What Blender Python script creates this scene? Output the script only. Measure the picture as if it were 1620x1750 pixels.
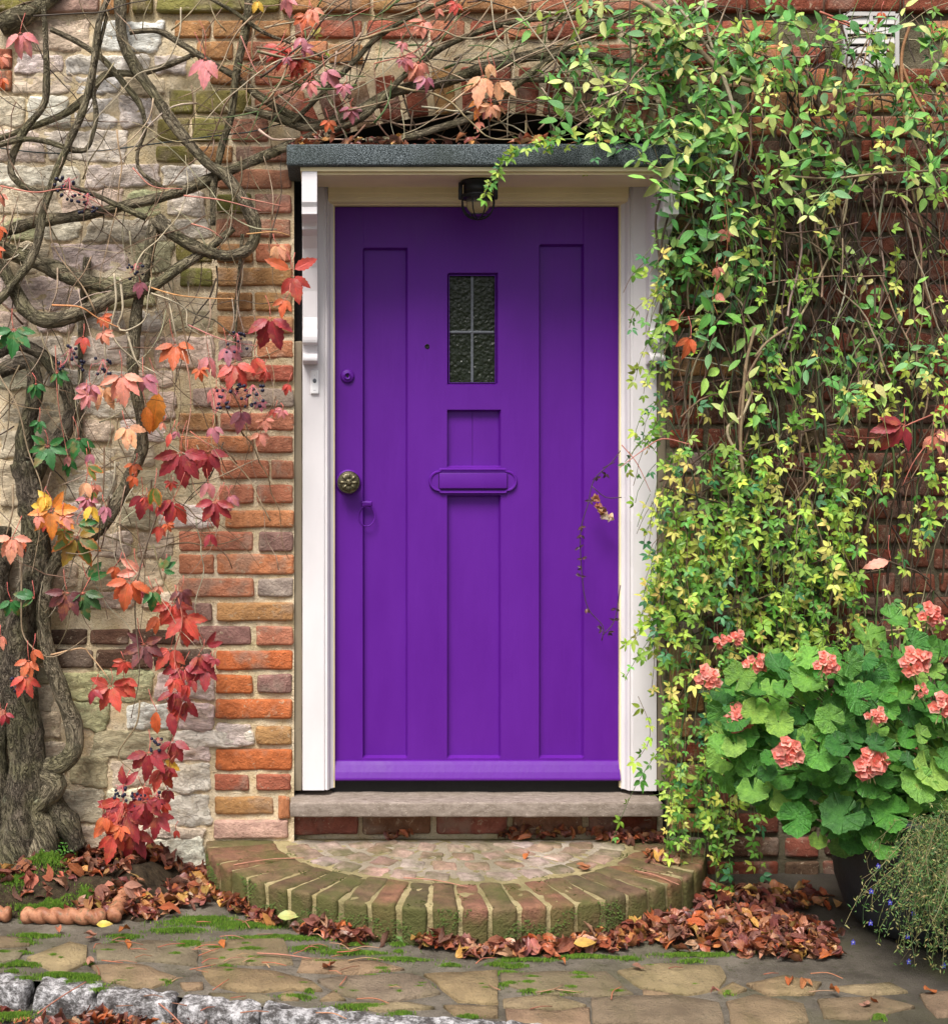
import bpy, math, random
import numpy as np
from mathutils import Vector, Matrix, noise, Quaternion

random.seed(7)
S = bpy.context.scene
C = S.collection
R = math.radians
for o in list(bpy.data.objects):
    bpy.data.objects.remove(o)

# ------------------------------------------------------------------ camera, world, sun, exposure
F, D, VX, VY, CZ = 2310.0, 4.2, 560.0, 764.0, 1.32       # focal length in photo pixels, camera distance, vanishing point
cam = bpy.data.cameras.new('camera'); cam_o = bpy.data.objects.new('camera', cam); C.objects.link(cam_o)
cam_o.location = (0, -D, CZ); cam_o.rotation_euler = (R(90), 0, 0)
cam.sensor_width = 36; cam.sensor_fit = 'AUTO'; cam.lens = F / 1750 * 36
cam.shift_x = (810 - VX) / 1750; cam.shift_y = -(875 - VY) / 1750
cam.clip_start = .05; cam.clip_end = 200
S.camera = cam_o

SUN_EL, SUN_AZ = R(57), R(-24)      # azimuth measured from straight in front of the wall, to the left
w = bpy.data.worlds.new('World'); S.world = w; w.use_nodes = True
nt = w.node_tree; nt.nodes.clear()
sky = nt.nodes.new('ShaderNodeTexSky'); sky.sky_type = 'NISHITA'; sky.sun_disc = False
sky.sun_elevation = SUN_EL; sky.sun_rotation = math.pi - SUN_AZ; sky.air_density = 1.0; sky.dust_density = 5.0
hs = nt.nodes.new('ShaderNodeHueSaturation'); hs.inputs['Saturation'].default_value = .22
bg = nt.nodes.new('ShaderNodeBackground'); bg.inputs['Strength'].default_value = .052
out = nt.nodes.new('ShaderNodeOutputWorld')
nt.links.new(sky.outputs[0], hs.inputs['Color']); nt.links.new(hs.outputs[0], bg.inputs['Color']); nt.links.new(bg.outputs[0], out.inputs['Surface'])
sun = bpy.data.lights.new('sun', 'SUN'); sun.energy = 1.5; sun.angle = R(25); sun.color = (1, .95, .88)
sun_o = bpy.data.objects.new('sun', sun); C.objects.link(sun_o)
sd = Vector((math.sin(SUN_AZ) * math.cos(SUN_EL), -math.cos(SUN_AZ) * math.cos(SUN_EL), math.sin(SUN_EL)))
sun_o.rotation_euler = sd.to_track_quat('Z', 'Y').to_euler()
S.view_settings.view_transform = 'Standard'; S.view_settings.look = 'None'
S.view_settings.exposure = 1.62; S.view_settings.gamma = 1
S.render.engine = 'CYCLES'

def W(px, py, d=0.0):
    """a place seen at photo pixel (px,py) at d metres in front of the wall face"""
    k = (D - d) / F
    return Vector(((px - VX) * k, -d, CZ + (VY - py) * k))
def G(px, py, z=0.0):
    """a place on a level surface of height z"""
    dd = F * (CZ - z) / (py - VY)
    return Vector(((px - VX) / F * dd, dd - D, z))
def PM(d=0.0): return (D - d) / F          # metres per photo pixel at depth d
def lerp(a, b, t): return a + (b - a) * t
def rnd(a, b): return random.uniform(a, b)

# ------------------------------------------------------------------ materials
class M:
    def __init__(s, name, rough=.6, spec=.4):
        s.m = bpy.data.materials.new(name); s.m.use_nodes = True; s.t = s.m.node_tree
        s.b = s.t.nodes['Principled BSDF']; s.b.inputs['Roughness'].default_value = rough
        s.b.inputs['Specular IOR Level'].default_value = spec
    def put(s, sock, v):
        if isinstance(v, bpy.types.NodeSocket): s.t.links.new(v, sock)
        elif isinstance(v, (tuple, list)) and len(v) == 3 and sock.type == 'RGBA': sock.default_value = (*v, 1)
        else: sock.default_value = v
    def obj(s, scale=(1, 1, 1), shuffle=True):
        tc = s.t.nodes.new('ShaderNodeTexCoord'); v = tc.outputs['Object']
        if shuffle:
            oi = s.t.nodes.new('ShaderNodeObjectInfo'); mu = s.t.nodes.new('ShaderNodeMath'); mu.operation = 'MULTIPLY'
            s.put(mu.inputs[0], oi.outputs['Random']); mu.inputs[1].default_value = 37.0
            ad = s.t.nodes.new('ShaderNodeVectorMath'); ad.operation = 'ADD'; s.put(ad.inputs[0], v); s.put(ad.inputs[1], mu.outputs[0]); v = ad.outputs[0]
        if scale != (1, 1, 1): v = s.vscale(v, scale)
        return v
    def geo(s): return s.t.nodes.new('ShaderNodeNewGeometry').outputs['Position']
    def uv(s): return s.t.nodes.new('ShaderNodeTexCoord').outputs['UV']
    def vscale(s, v, sc):
        mp = s.t.nodes.new('ShaderNodeVectorMath'); mp.operation = 'MULTIPLY'; s.put(mp.inputs[0], v); mp.inputs[1].default_value = sc
        return mp.outputs[0]
    def noise(s, v, scale, detail=4, rough=.6, dist=0):
        n = s.t.nodes.new('ShaderNodeTexNoise'); s.put(n.inputs['Vector'], v); n.inputs['Scale'].default_value = scale
        n.inputs['Detail'].default_value = detail; n.inputs['Roughness'].default_value = rough; n.inputs['Distortion'].default_value = dist
        return n.outputs['Fac']
    def voro(s, v, scale, feat='F1', rand=1):
        n = s.t.nodes.new('ShaderNodeTexVoronoi'); n.feature = feat; s.put(n.inputs['Vector'], v); n.inputs['Scale'].default_value = scale
        n.inputs['Randomness'].default_value = rand
        return n.outputs['Distance']
    def ramp(s, f, *stops):
        r = s.t.nodes.new('ShaderNodeValToRGB'); e = r.color_ramp.elements
        while len(e) < len(stops): e.new(.5)
        for i, (p, c) in enumerate(stops):
            e[i].position = p; e[i].color = (c, c, c, 1) if isinstance(c, (int, float)) else (*c, 1)
        s.put(r.inputs[0], f); return r.outputs[0]
    def mix(s, f, a, b, mode='MIX'):
        n = s.t.nodes.new('ShaderNodeMix'); n.data_type = 'RGBA'; n.blend_type = mode
        s.put(n.inputs[0], f); s.put(n.inputs[6], a); s.put(n.inputs[7], b); return n.outputs[2]
    def math(s, op, a, b=0.0):
        n = s.t.nodes.new('ShaderNodeMath'); n.operation = op; s.put(n.inputs[0], a); s.put(n.inputs[1], b); return n.outputs[0]
    def ocol(s): return s.t.nodes.new('ShaderNodeObjectInfo').outputs['Color']
    def attr(s, n='Col'):
        a = s.t.nodes.new('ShaderNodeAttribute'); a.attribute_name = n; return a.outputs['Color']
    def color(s, c): s.put(s.b.inputs['Base Color'], c)
    def bump(s, h, strength=.5, dist=.01):
        n = s.t.nodes.new('ShaderNodeBump'); n.inputs['Strength'].default_value = strength; n.inputs['Distance'].default_value = dist
        s.put(n.inputs['Height'], h); s.t.links.new(n.outputs[0], s.b.inputs['Normal'])
    def rgh(s, v): s.put(s.b.inputs['Roughness'], v)

def brick_mat():
    a = M('brick', .9, .2); v = a.obj()
    n1 = a.noise(v, 22, 5, .65); n2 = a.noise(v, 9, 3); n3 = a.noise(v, 130, 3, .7)
    c = a.mix(a.ramp(n1, (.3, .0), (.7, 1.0)), a.mix(1.0, a.ocol(), (.62, .56, .55), 'MULTIPLY'), a.mix(1.0, a.ocol(), (1.25, 1.2, 1.15), 'MULTIPLY'))
    c = a.mix(a.ramp(n2, (.53, 0), (.66, .55)), c, (.30, .23, .18))                     # lime smears
    c = a.mix(a.ramp(a.noise(v, 55, 4, .75, .6), (.60, 0), (.66, .65)), c, (.50, .40, .28))   # pale grit
    c = a.mix(a.ramp(n3, (.28, .55), (.38, 0)), c, (.07, .045, .035))                   # pits
    a.color(c)
    h = a.math('ADD', a.math('MULTIPLY', n1, 1.6), a.math('ADD', a.math('MULTIPLY', n3, .5), a.noise(v, 60, 5, .7, 1.2)))
    a.bump(h, .9, .007); return a.m
def stone_mat():
    a = M('stone', .92, .2); v = a.obj()
    n1 = a.noise(a.vscale(v, (1, 1, 2.4)), 16, 7, .72, .8); n2 = a.noise(v, 6, 3); n3 = a.noise(v, 120, 3, .7)
    c = a.mix(a.ramp(n1, (.3, 0), (.68, 1)), a.mix(1, a.ocol(), (.76, .72, .67), 'MULTIPLY'), a.mix(1, a.ocol(), (1.22, 1.2, 1.2), 'MULTIPLY'))
    c = a.mix(a.ramp(n2, (.5, 0), (.72, .5)), c, (.55, .43, .26))
    c = a.mix(a.ramp(n3, (.28, .4), (.38, 0)), c, (.1, .08, .05))
    a.color(c)
    ck = a.ramp(a.math('ABSOLUTE', a.math('SUBTRACT', a.noise(a.vscale(v, (1, 1, 2.2)), 13, 5, .7, 1.6), .5)), (.0, 0), (.045, 1))
    c = a.mix(a.ramp(ck, (0, .45), (.35, 0)), c, (.24, .18, .12)); c = a.mix(a.ramp(a.noise(v, 38, 5, .75), (.55, 0), (.64, .5)), c, (.56, .44, .28)); a.color(c)
    h = a.math('ADD', a.math('MULTIPLY', n1, 2.6), a.math('ADD', a.math('MULTIPLY', n3, .6), a.math('ADD', a.math('MULTIPLY', ck, 1.1), a.noise(a.vscale(v, (1, 1, 3)), 44, 6, .75, 1.5))))
    a.bump(h, .75, .005); return a.m
def mortar_mat(name='lime_mortar', c1=(.66, .50, .29), c2=(.80, .68, .50), c3=(.46, .39, .22)):
    a = M(name, .95, .15); v = a.geo()
    n1 = a.noise(v, 11, 5, .65); n2 = a.noise(v, 3.0, 3); n3 = a.noise(v, 170, 4, .75); n4 = a.noise(v, 45, 4, .7, .6)
    c = a.mix(a.ramp(n1, (.35, 0), (.65, 1)), c1, c2)
    c = a.mix(a.ramp(n2, (.48, 0), (.68, .75)), c, c3)
    c = a.mix(a.ramp(n3, (.3, .7), (.45, 0)), c, (.16, .11, .06))
    a.color(c); a.bump(a.math('ADD', a.math('MULTIPLY', n4, 1.5), n3), .9, .006); return a.m
def bark_mat(name, c1, c2, moss=.4):
    a = M(name, .9, .2); u = a.uv(); v = a.geo()
    g = a.noise(a.vscale(u, (1, .22, 1)), 150, 5, .7, .7)
    g2 = a.noise(a.vscale(u, (1, .35, 1)), 45, 4, .7, 1)
    c = a.mix(a.ramp(g, (.3, 0), (.7, 1)), c1, c2)
    n = a.noise(v, 9, 4, .6)
    c = a.mix(a.ramp(n, (.42, 0), (.62, moss)), c, (.15, .17, .04))
    c = a.mix(a.ramp(a.noise(v, 26, 5, .7), (.60, 0), (.68, .5)), c, (.36, .37, .25))
    ck = a.ramp(a.math('ABSOLUTE', a.math('SUBTRACT', g2, .5)), (.0, 0), (.06, 1))
    c = a.mix(a.ramp(ck, (0, .7), (.7, 0)), c, (.02, .014, .01)); c = a.mix(a.ramp(a.noise(v, 130, 3, .8), (.56, 0), (.64, .35)), c, (.33, .28, .18))
    a.color(c); a.bump(a.math('ADD', a.math('ADD', g, ck), a.math('MULTIPLY', g2, 1.4)), 1.0, .014); return a.m
def leaf_mat(name, vein=.35, trans=.25, rough=.5, veincol=(1.25, 1.3, 1.1), nv=7.0, blotch=0.0, blotchcol=(.5, .3, .05), bump=.4):
    a = M(name, rough, .45); u = a.uv()
    sp = a.t.nodes.new('ShaderNodeSeparateXYZ'); a.put(sp.inputs[0], u)
    av = a.math('ABSOLUTE', sp.outputs[1])
    mid = a.ramp(av, (.03, 1), (.10, 0))
    side = a.math('FRACT', a.math('MULTIPLY', a.math('SUBTRACT', sp.outputs[0], a.math('MULTIPLY', av, .28)), nv))
    sv = a.ramp(a.math('ABSOLUTE', a.math('SUBTRACT', side, .5)), (.0, .7), (.10, 0))
    f = a.math('MULTIPLY', a.math('MAXIMUM', mid, sv), vein)
    base = a.mix(1.0, a.attr(), a.ocol(), 'MULTIPLY')
    v = a.obj()
    base = a.mix(a.ramp(a.noise(v, 45, 3), (.3, 0), (.7, 1)), a.mix(1, base, (.72, .74, .75), 'MULTIPLY'), a.mix(1, base, (1.2, 1.17, 1.1), 'MULTIPLY'))
    if blotch: base = a.mix(a.ramp(a.noise(v, 30, 4, .6), (.52, 0), (.66, blotch)), base, blotchcol)
    c = a.mix(f, base, a.mix(1, base, veincol, 'MULTIPLY'))
    a.color(c)
    a.bump(a.math('SUBTRACT', a.noise(v, 60, 3), a.math('MULTIPLY', f, 1.2)), bump, .003)
    tr = a.t.nodes.new('ShaderNodeBsdfTranslucent'); a.put(tr.inputs['Color'], a.mix(1, c, (1.2, 1.3, .8), 'MULTIPLY'))
    ms = a.t.nodes.new('ShaderNodeMixShader'); ms.inputs[0].default_value = trans
    o = a.t.nodes['Material Output']
    a.t.links.new(a.b.outputs[0], ms.inputs[1]); a.t.links.new(tr.outputs[0], ms.inputs[2]); a.t.links.new(ms.outputs[0], o.inputs['Surface'])
    return a.m
def paint_mat(name, col, rough=.42, wear=.15, wearc=(.3, .27, .2), spec=.5, bump=.25):
    a = M(name, rough, spec); v = a.geo()
    n = a.noise(a.vscale(v, (1, 1, .35)), 8, 5, .6); n2 = a.noise(v, 60, 4, .75)
    c = a.mix(a.ramp(n, (.3, 0), (.7, 1)), tuple(x * .93 for x in col), tuple(min(1, x * 1.05) for x in col))
    c = a.mix(a.ramp(n2, (.66, 0), (.74, wear)), c, wearc)
    a.color(c)
    a.bump(a.math('ADD', a.noise(a.vscale(v, (1, 1, .12)), 60, 4, .6), a.math('MULTIPLY', n2, .3)), bump, .0016)
    a.rgh(a.ramp(n, (.2, rough - .08), (.8, rough + .12)))
    return a.m
def simple(name, col, rough=.5, metal=0, bumpscale=0, bd=.001, var=.15, spec=.4, detail=4):
    a = M(name, rough, spec); a.b.inputs['Metallic'].default_value = metal
    v = a.obj(shuffle=True); n = a.noise(v, bumpscale or 30, detail, .65)
    a.color(a.mix(a.ramp(n, (.3, 0), (.7, 1)), tuple(x * (1 - var) for x in col), tuple(min(1, x * (1 + var)) for x in col)))
    if bumpscale: a.bump(n, .8, bd)
    return a.m

MAT = {}
MAT['brick'] = brick_mat(); MAT['stone'] = stone_mat(); MAT['mortar'] = mortar_mat()
MAT['step_mortar'] = mortar_mat('step_mortar', (.31, .25, .12), (.46, .38, .21), (.13, .125, .05)); MAT['worn_mortar'] = mortar_mat('worn_mortar', (.34, .28, .21), (.48, .41, .34), (.22, .19, .12))
MAT['bark'] = bark_mat('bark', (.13, .10, .066), (.46, .39, .27), .3)
MAT['old_bark'] = bark_mat('old_bark', (.065, .05, .038), (.27, .22, .165), .3)
MAT['twig'] = bark_mat('twig', (.16, .10, .06), (.36, .27, .18), .15)
MAT['thin_twig'] = leaf_mat('thin_twig', 0, 0, .7)
MAT['creeper_leaf'] = leaf_mat('creeper_leaf', .55, .22, .42, (1.5, 1.25, 1.15), 7, .45, (.42, .16, .06))
MAT['green_leaf'] = leaf_mat('green_leaf', .45, .16, .42, (1.3, 1.25, 1.2), 6)
MAT['dry_leaf'] = leaf_mat('dry_leaf', .5, .08, .38, (.6, .6, .6), 8, .35, (.5, .24, .08), .8)
MAT['purple'] = paint_mat('purple_paint', (.098, .008, .250), .46, .05, (.06, .01, .12), .28, .5)
MAT['white'] = paint_mat('white_paint', (.72, .685, .70), .5, .45, (.40, .34, .27))
MAT['cream'] = paint_mat('cream_paint', (.84, .71, .42), .5, .12, (.3, .22, .1))  # white paint under the canopy, its shade and warm bounce tinted in
a = M('roofing_felt', .85, .3); v = a.geo(); n = a.voro(v, 420); n2 = a.noise(v, 300, 3, .8); n3 = a.noise(v, 7, 3)
c = a.mix(a.ramp(n2, (.44, 0), (.60, 1)), (.018, .028, .030), (.24, .28, .30)); c = a.mix(a.ramp(n3, (.35, .0), (.7, .6)), c, (.06, .075, .065))
a.color(c); a.bump(a.math('ADD', n, n2), 1, .003); MAT['felt'] = a.m
a = M('weathered_sill', .85, .25); v = a.geo(); n = a.noise(a.vscale(v, (.5, 1, 1)), 60, 6, .8); n2 = a.noise(v, 12, 4)
c = a.mix(a.ramp(n, (.35, 0), (.65, 1)), (.16, .125, .10), (.33, .275, .235)); c = a.mix(a.ramp(n2, (.5, 0), (.7, .35)), c, (.16, .13, .09))
c = a.mix(a.ramp(a.noise(a.vscale(v, (.5, 1, 1)), 190, 3, .8), (.63, 0), (.68, .8)), c, (.6, .52, .45)); a.color(c); a.bump(n, .8, .003); MAT['sill'] = a.m
MAT['grey_timber'] = paint_mat('grey_timber', (.22, .18, .125), .8, .5, (.07, .06, .045), .3, 1)
MAT['tar'] = simple('tarred_timber', (.022, .02, .019), .8, 0, 60, .004)
MAT['black'] = simple('black_iron', (.012, .012, .012), .45, .3, 90, .0008)
MAT['brass'] = simple('aged_brass', (.115, .10, .062), .45, .9, 160, .0006, .45)
MAT['steel'] = simple('grey_plastic', (.12, .13, .15), .4)
MAT['lead'] = simple('lead', (.13, .14, .16), .5, .3, 80, .001)
MAT['terracotta'] = None
a = M('terracotta', .55, .35); v = a.obj(); n = a.noise(v, 30, 5, .7)
c = a.mix(a.ramp(n, (.35, 0), (.65, 1)), (.20, .07, .035), (.44, .20, .11)); c = a.mix(a.ramp(a.noise(v, 55, 5, .8), (.54, 0), (.64, .8)), c, (.10, .085, .04)); a.color(c); a.bump(a.noise(v, 90, 3), .5, .002); a.rgh(a.ramp(n, (.3, .4), (.7, .8))); MAT['terracotta'] = a.m
a = M('patterned_glass', .16, .30); v = a.geo(); vv = a.vscale(v, (1, 1, .8))
n = a.voro(a.vscale(v, (1, 1, 1)), 95, 'SMOOTH_F1'); n2 = a.noise(vv, 60, 3, .6, 1.5)
a.color(a.mix(n2, (.006, .010, .006), (.02, .026, .012))); a.bump(a.math('ADD', n, a.math('MULTIPLY', n2, .8)), 1, .004); MAT['glass'] = a.m
a = M('lamp_glass', .15, .5); a.color((.78, .74, .56)); a.b.inputs['Transmission Weight'].default_value = .9; a.b.inputs['IOR'].default_value = 1.15
v = a.obj(shuffle=False); a.rgh(.25); MAT['lamp_glass'] = a.m
a = M('moss', .95, .1); v = a.geo(); n = a.noise(v, 25, 4); c = a.mix(a.ramp(n, (.3, 0), (.7, 1)), (.06, .13, .012), (.20, .33, .03))
a.color(c); a.bump(a.noise(v, 250, 3, .8), 1, .006); MAT['moss'] = a.m
a = M('soil', .95, .1); v = a.geo(); n = a.noise(v, 30, 6, .75); a.color(a.mix(a.ramp(n, (.35, 0), (.7, 1)), (.018, .013, .009), (.09, .065, .04))); a.bump(n, 1, .02); MAT['soil'] = a.m
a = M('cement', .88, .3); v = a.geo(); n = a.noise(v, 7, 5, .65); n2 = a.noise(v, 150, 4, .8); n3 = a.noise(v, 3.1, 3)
c = a.mix(a.ramp(n, (.35, 0), (.65, 1)), (.13, .11, .085), (.29, .25, .20)); c = a.mix(a.ramp(n2, (.58, 0), (.68, .6)), c, (.42, .37, .31))
sx = a.t.nodes.new('ShaderNodeSeparateXYZ'); a.put(sx.inputs[0], v)
wet_shade = a.ramp(a.math('ADD', a.math('MULTIPLY', sx.outputs[0], 1.0), a.math('MULTIPLY', n3, .5)), (1.0, 0), (1.0, 0)) if False else a.math('MULTIPLY', a.math('MAXIMUM', a.math('MINIMUM', a.math('ADD', a.math('SUBTRACT', sx.outputs[0], 1.25), a.math('MULTIPLY', n3, .5)), .55), 0.0), 1.4)  # wet ground with shade painted in, darker and smoother towards the right
c = a.mix(wet_shade, c, (.028, .024, .02)); a.rgh(a.math('SUBTRACT', .9, a.math('MULTIPLY', wet_shade, .55)))
c = a.mix(a.ramp(n2, (.32, .6), (.4, 0)), c, (.04, .03, .02)); c = a.mix(a.ramp(n3, (.5, 0), (.68, .5)), c, (.12, .12, .04))
c = a.mix(a.ramp(a.noise(v, 46, 5, .8), (.56, 0), (.66, .7)), c, (.065, .075, .022)); a.color(c); a.bump(a.math('ADD', a.math('MULTIPLY', n2, 1.5), n), 1, .010); MAT['cement'] = a.m
a = M('paving_stone', .8, .35); v = a.geo(); n = a.noise(v, 9, 5, .65); n2 = a.noise(v, 120, 4, .75); n3 = a.noise(a.vscale(v, (1, .4, 1)), 5, 4)
c = a.mix(a.ramp(n, (.3, 0), (.7, 1)), a.mix(1, a.ocol(), (.62, .58, .55), 'MULTIPLY'), a.mix(1, a.ocol(), (1.2, 1.15, 1.1), 'MULTIPLY'))
c = a.mix(a.ramp(n3, (.5, 0), (.7, .55)), c, (.13, .12, .04)); c = a.mix(a.ramp(n2, (.3, .5), (.4, 0)), c, (.06, .045, .03))
c = a.mix(a.ramp(a.noise(v, 30, 5, .8), (.55, 0), (.68, .6)), c, (.12, .10, .06)); a.color(c); a.bump(a.math('ADD', a.math('MULTIPLY', n, 2), a.math('MULTIPLY', n2, 1.6)), 1, .009); a.rgh(a.ramp(n, (.3, .5), (.6, .85))); MAT['slab'] = a.m
a = M('kerb_stone', .9, .25); v = a.obj(); n = a.noise(v, 22, 6, .75); n2 = a.noise(v, 60, 5, .8)
c = a.mix(a.ramp(n, (.40, 0), (.56, 1)), (.10, .09, .09), (.70, .68, .70)); c = a.mix(a.ramp(n2, (.42, .8), (.56, 0)), c, (.06, .055, .05))
a.color(c); a.bump(a.math('ADD', n, n2), 1, .014); MAT['kerb'] = a.m
a = M('asphalt', .9, .3); v = a.geo(); n = a.noise(v, 140, 4, .8); a.color(a.mix(a.ramp(n, (.4, 0), (.65, 1)), (.025, .023, .02), (.11, .10, .09))); a.bump(n, 1, .008); MAT['asphalt'] = a.m
MAT['planter'] = simple('planter_glaze', (.022, .026, .03), .5, 0, 25, .003, .3, .5)
MAT['petal'] = leaf_mat('petal', .15, .3, .5, (.8, .5, .5), 5)
MAT['berry'] = simple('berry', (.012, .012, .035), .35, 0, 0)
MAT['cable'] = simple('cable', (.018, .03, .028), .5, 0, 0)
MAT['vent'] = paint_mat('vent_paint', (.50, .48, .47), .6, .4, (.25, .22, .2))
MAT['interior'] = simple('dark_void', (.012, .010, .009), .95)

# ------------------------------------------------------------------ mesh helpers
class MB:
    def __init__(s): s.v = []; s.f = []; s.c = []; s.u = []
    def add(s, vs, fs, col=(1, 1, 1), uvs=None):
        o = len(s.v); s.v += [tuple(p) for p in vs]; s.f += [tuple(i + o for i in f) for f in fs]
        s.c += [col] * len(vs) if not isinstance(col, list) else col
        s.u += uvs if uvs else [(0, 0)] * len(vs)
    def mesh(s, name, m, smooth=True):
        me = bpy.data.meshes.new(name); me.from_pydata(s.v, [], s.f)
        ca = me.color_attributes.new('Col', 'FLOAT_COLOR', 'POINT')
        arr = np.ones((len(s.v), 4), 'f'); arr[:, :3] = np.array(s.c, 'f').reshape(-1, 3); ca.data.foreach_set('color', arr.ravel())
        ul = me.uv_layers.new(name='UVMap'); idx = np.empty(len(me.loops), 'i'); me.loops.foreach_get('vertex_index', idx)
        ul.data.foreach_set('uv', np.array(s.u, 'f')[idx].ravel())
        me.materials.append(m)
        if smooth: me.polygons.foreach_set('use_smooth', [True] * len(me.polygons))
        me.update(); return me
def link(name, me, parent=None, loc=None, color=None, kind=None):
    o = bpy.data.objects.new(name, me); C.objects.link(o)
    if parent: o.parent = parent
    if loc is not None: o.location = loc
    if color: o.color = (*color, 1)
    if kind: o['kind'] = kind
    return o
def build(mb, name, mat, parent=None, smooth=True, kind=None, color=None):
    return link(name, mb.mesh(name, MAT[mat] if isinstance(mat, str) else mat, smooth), parent, None, color, kind)
def thing(name, label, cat, loc=(0, 0, 0), group=None):
    o = bpy.data.objects.new(name, None); C.objects.link(o); o.location = loc; o['label'] = label; o['category'] = cat
    o.empty_display_size = .05
    if group: o['group'] = group
    return o
def tag(o, label, cat, group=None):
    o['label'] = label; o['category'] = cat
    if group: o['group'] = group
    return o
def struct(o): o['kind'] = 'structure'; return o

def box(mb, x0, x1, y0, y1, z0, z1, col=(1, 1, 1)):
    vs = [(x0, y0, z0), (x1, y0, z0), (x1, y1, z0), (x0, y1, z0), (x0, y0, z1), (x1, y0, z1), (x1, y1, z1), (x0, y1, z1)]
    mb.add(vs, [(0, 3, 2, 1), (4, 5, 6, 7), (0, 1, 5, 4), (1, 2, 6, 5), (2, 3, 7, 6), (3, 0, 4, 7)], col)
def axis_pts(h, r, n):
    inner = [lerp(-h + r, h - r, i / n) for i in range(n + 1)]
    return [-h, -h + r * .45] + inner + [h - r * .45, h]
def rock(lx, ly, lz, r, nx, ny, nz, amp, seed, freq=12, warp=0.0, fine=0.0):
    """rounded, noisy block centred at 0"""
    r = min(r, lx * .48, ly * .48, lz * .48)
    A = [axis_pts(lx / 2, r, nx), axis_pts(ly / 2, r, ny), axis_pts(lz / 2, r, nz)]
    H = (lx / 2, ly / 2, lz / 2); idx = {}; vs = []; fs = []; rs = random.Random(seed)
    wc = {(i, j, k): Vector((rs.uniform(-warp, warp) * lx, rs.uniform(-warp, warp) * .3 * ly, rs.uniform(-warp, warp) * lz)) for i in (0, 1) for j in (0, 1) for k in (0, 1)}
    off = Vector((seed * 3.17 % 50, seed * 1.3 % 31, seed * 7.7 % 43))
    def vid(i, j, k):
        key = (i, j, k)
        if key not in idx:
            p = Vector((A[0][i], A[1][j], A[2][k])); q = Vector([max(-(H[t] - r), min(H[t] - r, p[t])) for t in range(3)])
            dn = (p - q); dn = dn.normalized() if dn.length > 1e-9 else Vector((0, 0, 0))
            o = q + dn * r
            if warp:
                f = [(o[t] / lenv + .5) for t, lenv in enumerate((lx, ly, lz))]
                for (a_, b_, c_), wv in wc.items():
                    o = o + wv * ((f[0] if a_ else 1 - f[0]) * (f[1] if b_ else 1 - f[1]) * (f[2] if c_ else 1 - f[2]))
            nn = noise.noise(o * freq + off) * amp + noise.noise(o * freq * 2.7 + off) * amp * .5
            if fine: nn += noise.noise(Vector((o.x * 30, o.y * 30, o.z * 90)) + off) * fine
            o = o + dn * nn
            idx[key] = len(vs); vs.append(o)
        return idx[key]
    n = [len(x) - 1 for x in A]
    for ax in range(3):
        u, v = [t for t in range(3) if t != ax]
        for side in (0, n[ax]):
            for i in range(n[u]):
                for j in range(n[v]):
                    q = []
                    for di, dj in ((0, 0), (1, 0), (1, 1), (0, 1)):
                        k = [0, 0, 0]; k[ax] = side; k[u] = i + di; k[v] = j + dj; q.append(vid(*k))
                    flip = (side == 0) != (ax == 1)
                    fs.append(tuple(reversed(q)) if flip else tuple(q))
    return vs, fs
def catmull(pts, step):
    """pts: (Vector, radius) list -> dense list"""
    P = [p[0] for p in pts]; Rr = [p[1] for p in pts]; out = []
    P = [P[0] * 2 - P[1]] + P + [P[-1] * 2 - P[-2]]; Rr = [Rr[0]] + Rr + [Rr[-1]]
    for i in range(1, len(P) - 2):
        L = (P[i + 1] - P[i]).length; n = max(1, int(L / step))
        for k in range(n):
            t = k / n; t2 = t * t; t3 = t2 * t
            p = .5 * ((2 * P[i]) + (P[i + 1] - P[i - 1]) * t + (2 * P[i - 1] - 5 * P[i] + 4 * P[i + 1] - P[i + 2]) * t2 + (3 * P[i] - P[i - 1] - 3 * P[i + 1] + P[i + 2]) * t3)
            out.append((p, lerp(Rr[i], Rr[i + 1], t)))
    out.append((P[-2], Rr[-2])); return out
def tube(mb, pts, sides=8, step=.02, col=(1, 1, 1), rough=0.0, knots=0.0, cap=True, flute=0.0):
    pp = catmull(pts, step) if step else pts
    vs = []; fs = []; uv = []; L = 0
    t0 = (pp[1][0] - pp[0][0]).normalized()
    nrm = t0.orthogonal().normalized(); prev = t0
    for i, (p, r) in enumerate(pp):
        t = ((pp[min(i + 1, len(pp) - 1)][0]) - pp[max(i - 1, 0)][0])
        t = t.normalized() if t.length > 1e-9 else prev
        q = prev.rotation_difference(t); nrm = q @ nrm; nrm = (nrm - t * nrm.dot(t)).normalized(); bn = t.cross(nrm); prev = t
        if i: L += (p - pp[i - 1][0]).length
        rk = r * (1 + knots * noise.noise(p * (14 if r < .035 else 6)))
        for s in range(sides):
            a = 2 * math.pi * s / sides; dv = nrm * math.cos(a) + bn * math.sin(a)
            rr = rk
            if flute: rr *= 1 + flute * math.cos(3 * a + L * 9) + flute * .6 * math.cos(5 * a - L * 6 + 1)
            if rough: rr *= 1 + rough * (noise.noise(Vector((p.x * 30, p.y * 30, p.z * 12)) + dv * 1.4) + .5 * noise.noise(Vector((p.x * 80, p.y * 80, p.z * 30)) + dv * 3))
            vs.append(p + dv * rr); uv.append((min(s, sides - s) / sides * 2 * math.pi * r, L))
    n = len(pp)
    for i in range(n - 1):
        for s in range(sides):
            s2 = (s + 1) % sides
            fs.append((i * sides + s, i * sides + s2, (i + 1) * sides + s2, (i + 1) * sides + s))
    if cap:
        fs.append(tuple(reversed(range(sides)))); fs.append(tuple((n - 1) * sides + s for s in range(sides)))
    mb.add(vs, fs, col, uv)
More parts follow.
